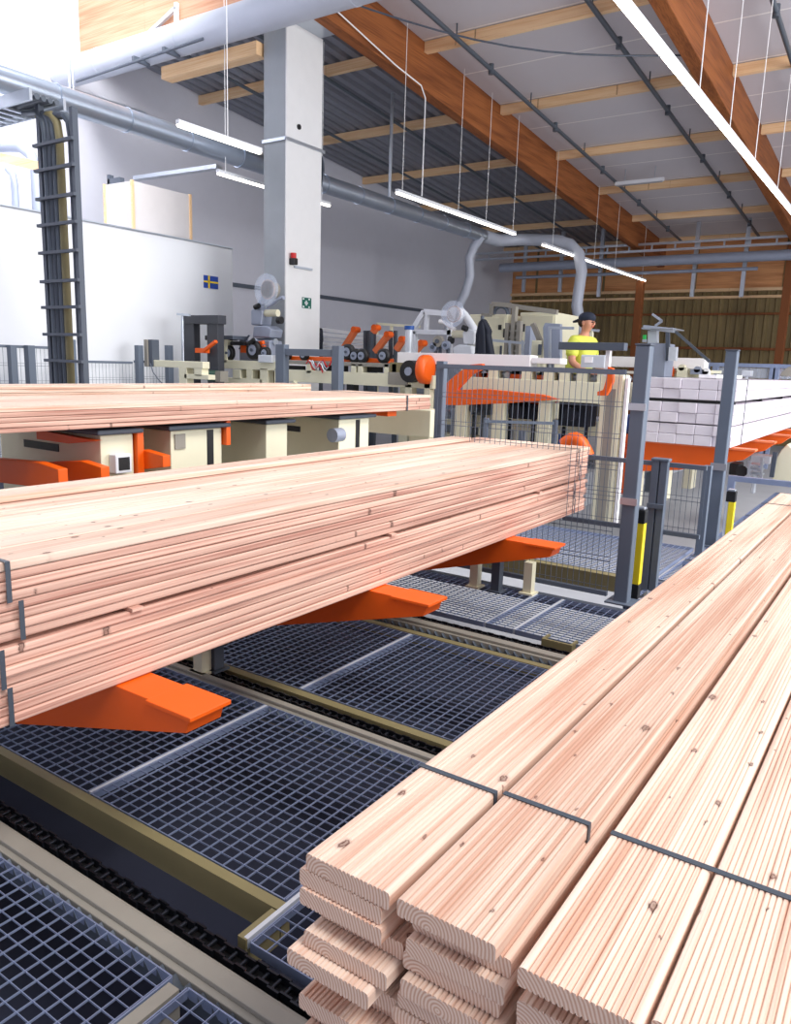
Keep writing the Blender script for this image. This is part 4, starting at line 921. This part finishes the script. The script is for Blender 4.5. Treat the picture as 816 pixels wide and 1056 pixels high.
# small lilac-white details around it
for i, (px, py, r) in enumerate(((452, 352, .07), (447, 358, .06), (460, 356, .055))):
    c = ony(px, py, 8.6); t = thing('belt_pulley', c, ['pinkish grey pulley left of the white mitre saw, upper', 'grey pulley left of the white mitre saw, lower', 'grey pulley closest to the white mitre saw'][i], 'pulley', 'pulleys')
    MB().cyl((c.x, 8.58, c.z), (c.x, 8.64, c.z), r, 16).build('rim', 'beige_rail' if i == 0 else 'machine_grey', t)
    MB().cyl((c.x, 8.56, c.z), (c.x, 8.58, c.z), r*.4, 12).build('hub', 'slate', t)
    MB().box(c.x-.015, c.x+.015, 8.64, 8.68, c.z-.3, c.z).build('arm', 'slate', t)
# white triangular frame
t = thing('tube_guard', ony(440, 343, 9.2), 'white tube frame with a slanting end left of the white mitre saw', 'guard frame')
def pbar(pts, w, m_, name, Y, par):
    o = None
    for a, b_ in zip(pts, pts[1:]): o = MB().bar(ony(*a, Y), ony(*b_, Y), w, w).build(name, m_, par)
    return o
pbar([(425, 342), (438, 321.5), (462, 323.5)], .07, 'panel_white', 'tube', 9.2, t); pbar([(425, 342), (466, 343)], .06, 'panel_white', 'tube', 9.2, t); pbar([(440.5, 322), (439.5, 342)], .05, 'panel_white', 'tube', 9.2, t)
pbar([(428, 342), (428, 420)], .06, 'panel_white', 'leg', 9.2, t); pbar([(464, 323), (464, 420)], .06, 'panel_white', 'leg', 9.2, t)
# pale blue cylinder post
c = ony(422, 345, 8.7); t = thing('air_cylinder', c, 'pale blue and white upright cylinder at the left of the white tube frame', 'cylinder')
MB().cyl((c.x, 8.7, ony(422, 364, 8.7).z), (c.x, 8.7, ony(422, 340, 8.7).z), .05, 14).build('tube', 'galv_bright', t)
MB().cyl((c.x, 8.7, ony(422, 340, 8.7).z), (c.x, 8.7, ony(422, 336, 8.7).z), .065, 14).build('cap', 'blue_plastic', t)
MB().box(c.x-.07, c.x+.07, 8.63, 8.77, FL, ony(422, 364, 8.7).z).build('foot', 'cream', t)
# black cloth
P = [ony(x, y, 8.55) for x, y in ((489, 367), (490, 345), (493, 332), (497, 328), (500, 333), (504, 341), (503, 345), (507, 367))]
m = MB().prism(P, (0, .12, 0)); m.prism([ony(x, y, 8.5) for x, y in ((492, 366), (494, 338), (497, 331), (499, 340), (500, 366))], (0, .05, 0))
solo('dark_jacket', m, 'navy', 'black cloth hanging over a post right of the white mitre saw', 'cloth', bevel=.02)
solo('cloth_post', MB().cyl((ony(497, 340, 8.93).x, 8.93, FL), (ony(497, 340, 8.93).x, 8.93, ony(497, 326, 8.93).z), .025, 8), 'slate', 'thin post carrying the black cloth', 'post')
# inclined rack with white planks and orange arms
for i in range(6):
    a, b_ = ony(327, 339+i*5, 10.6+.0*i), ony(432, 352+i*3.2, 10.6)
    o = solo('white_plank', MB().bar(a, b_, .12, .05), 'white_top', 'white plank lying slanted on the rack right of the column, %s' % ['topmost', 'second from the top', 'third', 'fourth', 'fifth', 'lowest'][i], 'board', 'slanted white planks')
t = thing('plank_rack', ony(380, 370, 10.4), 'grey rack carrying the slanted white planks', 'rack')
for x in (331, 377, 381, 403, 408): pbar([(x, 341), (x, 420)], .05, 'pipe_dark', 'upright', 10.42, t)
pbar([(326, 366), (432, 368)], .05, 'pipe_dark', 'crossbar', 10.42, t)
for i, (p, q) in enumerate((((353, 362), (367, 340)), ((387, 363), (401, 345)), ((385, 343), (388, 338)), ((409, 361), (416, 350)), ((429, 362), (436, 354)))):
    t = thing('stack_pusher', ony(*p, 10.2), 'slanting orange arm on the plank rack, ' + ['leftmost and longest', 'in the middle', 'tiny upper one', 'fourth from the left', 'rightmost'][i], 'arm', 'slanting orange arms')
    MB().bar(ony(*p, 10.2), ony(*q, 10.2), .09, .09).build('arm', 'orange_pale', t, bevel=.01)
    e = ony(*q, 10.2); g = ony(*p, 10.2); MB().box(g.x-.03, g.x+.03, 10.18, 10.24, FL, g.z).build('stand', 'pipe_dark', t); MB().cyl((e.x, 10.13, e.z), (e.x, 10.27, e.z), .05, 12).build('pivot', 'orange', t)
t = thing('guard_rail', ony(400, 350, 11), 'thin cream tube rail above the slanted planks', 'rail')
pbar([(389, 345), (389, 334), (433, 337)], .04, 'cream', 'tube', 11, t); pbar([(404, 334.5), (404, 420)], .04, 'cream', 'tube', 11, t); pbar([(389, 345), (389, 420)], .04, 'cream', 'tube', 11, t)
P = [ony(x, y, 9.6) for x, y in ((317, 361), (318, 345), (321, 337), (327, 338), (328, 350), (326, 361))]
solo('dark_jacket', MB().prism(P, (0, .15, 0)).prism([ony(x, y, 9.55) for x, y in ((319, 360), (320, 343), (323, 339), (323, 360))], (0, .06, 0)), 'navy', 'dark blue cloth hanging right beside the column', 'cloth', bevel=.02)
solo('cloth_post', MB().box(ony(320, 370, 9.8).x, ony(325, 370, 9.8).x, 9.78, 9.84, FL, ony(322, 338, 9.8).z), 'pipe_dark', 'short grey post behind the dark blue cloth', 'post')
# ---- cream cabinets
YB = 11.5
def cabinet(x0, y0, x1, y1, Y, d, label, m_='cream', slots=()):
    t = thing('control_cabinet', ony((x0+x1)/2, y1, Y), label, 'cabinet')
    a = ony(x0, (y0+y1)/2, Y); b_ = ony(x1, (y0+y1)/2, Y); zt = ony((x0+x1)/2, y0, Y).z
    MB().box(a.x, b_.x, Y, Y+d, FL, zt).build('body', m_, t, bevel=.015)
    MB().box(a.x+.03, b_.x-.03, Y-.015, Y, FL+.1, zt-.05).build('door', m_, t, bevel=.008)
    for s in slots:
        pbox(MB(), *s, Y-.03, .02).build('dark_slot', 'black', t)
    MB().box(b_.x-.08, b_.x-.05, Y-.04, Y-.015, zt-.7, zt-.5).build('handle', 'slate', t)
    return t
cabinet(483, 324, 522, 372, YB, .9, 'cream control cabinet behind the black cloth', slots=((514, 335, 517, 340), (519, 339, 522, 348)))
cabinet(535, 322, 572, 372, YB, 1.0, 'cream control cabinet left of the worker', slots=((538, 334, 541, 342),))
t = thing('grey_panel', ony(569, 370, 10.3), 'tall pale grey panel left of the worker', 'panel')
P = [ony(x, y, 10.3) for x, y in ((561, 372), (560, 338), (562, 333), (578, 334), (578, 372))]
MB().prism(P, (0, .08, 0)).build('sheet', 'machine_grey', t, bevel=.006)
MB().box(P[0].x+.05, P[0].x+.12, 10.3, 10.38, FL, P[0].z).build('leg', 'slate', t); MB().box(P[3].x-.15, P[3].x-.08, 10.3, 10.38, FL, P[4].z).build('leg', 'slate', t)
t = thing('machine_column', ony(544, 370, 10.6), 'blue grey machine column between the two cream cabinets', 'machine column')
a, b_ = ony(541, 350, 10.6), ony(547, 350, 10.6); MB().box(a.x, b_.x, 10.6, 10.8, FL, ony(544, 336, 10.6).z).build('column', 'machine_grey', t, bevel=.01)
MB().bar(ony(550, 334, 10.4), ony(557, 351, 10.4), .08, .06).build('tilted_post', 'beige_rail', t)
a, b_ = ony(548, 360, 10.3), ony(558, 360, 10.3); MB().box(a.x, b_.x, 10.3, 10.5, FL, ony(553, 351, 10.3).z).build('cream_box', 'cream', t, bevel=.01)
pbox(MB(), 555, 355, 558, 366, 10.27, .03).build('dark_door', 'slate', t)
t = thing('machine_gantry', ony(524, 370, 10.9), 'open cream machine frame with dark gaps between the two cabinets', 'machine frame')
for x, yt in ((522, 333), (528, 316), (534, 331)):
    a = ony(x, 350, 10.9); MB().box(a.x-.03, a.x+.03, 10.9, 11.0, FL, ony(x, yt, 10.9).z).build('upright', 'beige_rail', t)
for y in (333, 340, 347, 354, 361): pbox(MB(), 523, y, 534, y+2, 10.92, .08).build('crossbar', 'beige_rail', t)
pbox(MB(), 523, 342, 533, 347, 11.02, .2).build('dark_box', 'black', t); pbox(MB(), 523, 356, 533, 361, 11.02, .2).build('dark_box', 'black', t)
pbar([(507.5, 325), (508, 313.5), (522, 314.5), (545, 318), (575, 322)], .07, 'beige_rail', 'top_rail', 11.2, t)
pbar([(497, 325), (507, 325)], .05, 'beige_rail', 'top_rail', 11.2, t)
pts = [ony(517+7*math.cos(u/12*math.pi), 324-8*math.sin(u/12*math.pi), 11.2) for u in range(13)]
MB().tube(pts, .03, 8).build('hose', 'pipe_dark', t)
t = thing('guard_rail', ony(515, 353, 10), 'thin rail on posts before the cream cabinets', 'rail')
pbar([(498, 350), (541, 354)], .035, 'steel', 'rail', 10, t)
for x in (507, 526, 539): pbar([(x, 351), (x, 420)], .03, 'steel', 'post', 10, t)
t = thing('guard_rail', ony(590, 338, 10), 'thin grey rail with cream hoops behind the worker', 'rail')
pbar([(566, 338), (592, 338.5)], .035, 'steel', 'rail', 9.9, t)
pbar([(604, 372), (604, 341), (610, 341), (610, 372)], .045, 'cream', 'hoop', 9.9, t); pbar([(600, 340), (618, 341)], .03, 'steel', 'rail', 9.9, t)
pbar([(567, 338), (567, 430)], .03, 'steel', 'post', 9.9, t)
# ---- control desk right of the nearest tall post
t = thing('control_desk', ony(679, 370, 11.0), 'grey control desk with a flat canopy and a green beacon', 'control desk')
Yd = 11.0
a, b_ = ony(668, 360, Yd), ony(688, 360, Yd); MB().box(a.x, b_.x, Yd, Yd+.4, FL, ony(678, 354, Yd).z).build('body', 'machine_grey', t, bevel=.01)
pbar([(664, 337.5), (697, 341)], .06, 'steel', 'canopy', Yd, t)
MB().box(ony(664, 338, Yd).x, ony(696, 338, Yd).x, Yd-.1, Yd+.5, ony(680, 339.5, Yd).z, ony(680, 338.3, Yd).z).build('canopy_plate', 'steel', t)
pbar([(674, 354), (674, 341)], .12, 'galv_bright', 'neck', Yd+.1, t); pbar([(689, 372), (689, 341)], .05, 'slate', 'upright', Yd, t)
pbar([(694, 372), (695, 358)], .1, 'galv_bright', 'side_plate', Yd, t)
pbar([(665, 353), (665, 350)], .05, 'steel', 'beacon_pole', Yd, t); pbar([(665, 350), (665, 345.5)], .04, 'motor_lime', 'green_beacon', Yd, t)
pbar([(673, 324), (683, 331), (676, 336)], .03, 'steel', 'antenna', Yd, t)
pbar([(697, 342), (732, 373)], .035, 'pipe_dark', 'stay_rod', Yd, t)
# glass guard to the right
t = thing('glass_guard', ony(770, 380, 11.4), 'low blue grey glazed guard rail behind the white timber stack', 'guard')
Yg = 13.7
a, b_ = ony(728, 376, Yg), ony(830, 376, Yg); zt = ony(780, 375, Yg).z; zb2 = ony(780, 390, Yg).z
MB().box(a.x, b_.x, Yg, Yg+.1, zt-.06, zt).build('top_rail', 'galv', t)
for px in (729, 738, 797, 801): 
    x = ony(px, 380, Yg).x; MB().box(x-.04, x+.04, Yg, Yg+.08, FL, zt-.06).build('post', 'galv', t)
MB().box(a.x+.1, b_.x, Yg+.03, Yg+.05, zb2, zt-.07).build('pane', 'lens_guard', t)
solo('control_box', pbox(MB(), 765, 382, 775, 388, 11.2, .15).box(ony(768, 385, 11.2).x, ony(771, 385, 11.2).x, 11.25, 11.3, FL, ony(770, 386, 11.2).z), 'galv_bright', 'small pale box in front of the glazed guard', 'control box', bevel=.01)
P = [ony(x, y, 11.0) for x, y in ((804, 388), (806, 384), (812, 379), (822, 376), (822, 388))]
solo('pale_cover', MB().prism(P, (0, .3, 0)), 'beige_rail', 'pale pinkish sloping cover at the right edge above the white stack', 'cover', bevel=.01)
# right background below the forks
t = thing('machine_hopper', ony(806, 480, 10.8), 'cream sloping machine body at the right edge below the orange forks', 'machine')
P = [ony(x, y, 10.6) for x, y in ((796, 496), (799, 476), (806, 464), (812, 458), (830, 474), (830, 498))]
MB().prism(P, (0, .8, 0)).build('body', 'cream', t, bevel=.01); pbar([(796, 492), (800, 466)], .05, 'slate', 'dark_edge', 10.5, t)
t = thing('step_ladder', ony(777, 485, 9.6), 'small grey steps below the orange forks at the right', 'steps')
for k in range(3): pbox(MB(), 772, 479+k*5, 785, 480.5+k*5, 10.0+.0*k, .25).build('tread', 'steel', t)
pbar([(772, 497), (773, 475)], .03, 'steel', 'side', 10, t); pbar([(785, 497), (786, 472)], .03, 'steel', 'side', 10, t)
solo('machine_cover', pbox(MB(), 774, 470, 795, 478, 10.6, .3).box(ony(776, 480, 10.6).x, ony(780, 480, 10.6).x, 10.7, 10.8, FL, ony(777, 479, 10.6).z), 'galv_bright', 'pale grey cover above the small steps', 'machine part', bevel=.01)
solo('floor_motor', pbox(MB(), 752, 478, 762, 490, 10.0, .3).cyl(ony(765, 486, 10.0), ony(765, 486, 10.3), .07, 12), 'black', 'black motor on the floor right of the farther tall post', 'motor', bevel=.01)
# ================================================================= PERSON
PX, PY, PF = -3.63, 9.35, None
headtop = ony(597, 323, 9.35).z
PF = headtop-1.80
solo('work_platform', MB().box(-4.6, -2.6, 8.95, 10.0, PF-.05, PF).box(-4.5, -4.4, 9.0, 9.1, FL, PF-.05).box(-2.8, -2.7, 9.0, 9.1, FL, PF-.05).box(-4.5, -4.4, 9.8, 9.9, FL, PF-.05).box(-2.8, -2.7, 9.8, 9.9, FL, PF-.05), 'pipe_dark', 'low grey work platform under the worker', 'platform')
pr = thing('person', (PX, PY, PF), 'person in a yellow green t-shirt and backwards dark cap working at the conveyor', 'person')
pr.rotation_euler.z = math.radians(-12)
def skin(name, verts, edges, radii, m, root=0, sub=2):
    me = bpy.data.meshes.new(name); me.from_pydata(verts, edges, []); me.materials.append(M[m])
    o = bpy.data.objects.new(name, me); col.objects.link(o); o.parent = pr
    s = o.modifiers.new('skin', 'SKIN'); s.use_smooth_shade = True
    lay = me.skin_vertices[0] if me.skin_vertices else None
    if lay is None:
        bpy.context.view_layer.objects.active = o
        lay = me.skin_vertices.new().data if hasattr(me.skin_vertices, 'new') else me.skin_vertices[0]
    for i, r in enumerate(radii):
        rr = r if isinstance(r, tuple) else (r, r)
        lay.data[i].radius = rr; lay.data[i].use_root = (i == root)
    b = o.modifiers.new('sub', 'SUBSURF'); b.levels = sub; b.render_levels = sub
    return o
V = []; E = []; Rr = []
def v(p, r, par=None):
    V.append(p); Rr.append(r); i = len(V)-1
    if par is not None: E.append((par, i))
    return i
# local: +X is where the worker looks
pel = v((0, 0, .95), (.13, .16)); sp1 = v((.01, 0, 1.10), (.11, .14), pel); sp2 = v((.03, 0, 1.28), (.11, .16), sp1); ch = v((.05, 0, 1.44), (.10, .15), sp2)
nk = v((.065, 0, 1.54), (.05, .05), ch); nk2 = v((.075, 0, 1.60), (.05, .05), nk)
hd1 = v((.105, 0, 1.65), (.085, .085), nk2); cn_ = v((.15, 0, 1.615), (.045, .04), hd1); hd2 = v((.10, 0, 1.71), (.095, .09), hd1); hd3 = v((.09, 0, 1.765), (.06, .055), hd2)
for s in (-1, 1):
    sh = v((.04, s*.18, 1.46), .065, ch); el = v((.08, s*.26, 1.20), .048, sh); 
    wr = v((.31, s*.17, 1.06), .031, el); pm = v((.38, s*.15, 1.045), (.024, .038), wr); pk = v((.42, s*.14, 1.04), (.020, .038), pm)
    for q in range(4):
        L = (.07, .085, .078, .06)[q]; yo = s*(.14)+(.028-.019*q)*s*-1
        a = v((.445, yo, 1.035), .0095, pk); b_ = v((.445+L*.5, yo, 1.025), .0088, a); v((.445+L*.85, yo, 1.0), .0075, b_)
    th = v((.385, s*.14-s*.04, 1.03), .011, pm); v((.42, s*.14-s*.06, 1.015), .0095, th)
    hp = v((0, s*.095, .88), .095, pel); kn = v((.02, s*.10, .50), .062, hp); an = v((-.02, s*.10, .10), .042, kn); v((.10, s*.11, .04), (.04, .035), an)
body = skin('body', V, E, Rr, 'skin', 0)
# clothing
V = []; E = []; Rr = []
a = v((0, 0, .90), (.17, .20)); b_ = v((.01, 0, 1.08), (.15, .18), a); c = v((.03, 0, 1.26), (.15, .20), b_); d = v((.05, 0, 1.44), (.13, .185), c); v((.062, 0, 1.53), (.075, .09), d)
for s in (-1, 1):
    e = v((.04, s*.19, 1.45), .09, d); v((.065, s*.245, 1.25), .08, e)
skin('shirt', V, E, Rr, 'shirt', 0)
V = []; E = []; Rr = []
a = v((0, 0, .92), (.145, .175))
for s in (-1, 1):
    h = v((0, s*.1, .83), .112, a); k = v((.02, s*.10, .50), .078, h); v((-.02, s*.10, .10), .06, k)
skin('jeans', V, E, Rr, 'jeans', 0)
def pbuild(mb, name, m_): 
    o = mb.build(name, m_, None, origin=(0, 0, 0)); o.parent = pr; return o
for s in (-1, 1):
    pbuild(MB().ball((.06, s*.11, .045), (.14, .052, .05), 8), 'shoe', 'slate')
    pbuild(MB().ball((.085, s*.079, 1.675), (.018, .01, .03), 6), 'ear', 'skin')
    pbuild(MB().ball((.186, s*.032, 1.69), (.010, .012, .009), 6), 'eye', 'black')
pbuild(MB().prism([(.178, -.014, 1.66), (.178, .014, 1.66), (.182, 0, 1.70)], (.02, 0, -.004)), 'nose', 'skin')
pbuild(MB().ball((.178, 0, 1.635), (.010, .024, .005), 6), 'mouth', 'red')
pbuild(MB().ball((.055, 0, 1.69), (.085, .082, .07), 8), 'hair', 'hair')
cp = MB().ball((.085, 0, 1.742), (.112, .092, .072), 10)
pbuild(cp, 'cap', 'cap')
pbuild(MB().prism([(-.00, -.07, 1.715), (-.00, .07, 1.715), (-.09, .045, 1.69), (-.11, 0, 1.685), (-.09, -.045, 1.69)], (0, 0, .014)), 'cap_brim', 'cap')
# ================================================================= LIGHT
w = bpy.data.worlds.new('world'); sc.world = w; w.use_nodes = True
bg = w.node_tree.nodes['Background']; bg.inputs[0].default_value = (*lin((.93, .95, 1.0)), 1); bg.inputs[1].default_value = 1.0
def lamp(kind, name, energy, loc, d, **k):
    l = bpy.data.lights.new(name, kind); l.energy = energy
    for a, b_ in k.items(): setattr(l, a, b_)
    o = bpy.data.objects.new(name, l); col.objects.link(o); o.location = loc; o.rotation_euler = Vector(d).to_track_quat('-Z', 'Y').to_euler(); return o
lamp('SUN', 'daylight', 2.65, (5, -3, 8), (-.60, .08, -.78), angle=math.radians(22), color=(1, .97, .94))
lamp('AREA', 'left_wall_fill', 430, (-8.3, 4.6, 6.3), (-.85, .12, -.5), shape='RECTANGLE', size=4, size_y=2, spread=math.radians(120))  # added fill lamp, out of view, that whitens the near left wall
lamp('AREA', 'open_gate', 800, (5.5, 8.5, 1.6), (-1, .02, -.02), shape='RECTANGLE', size=6, size_y=4)
sc.view_settings.view_transform = 'Standard'; sc.view_settings.look = 'None'; sc.view_settings.gamma = 1; sc.view_settings.exposure = 0.0
sc.view_settings.use_curve_mapping = False
sc.cycles.max_bounces = 8
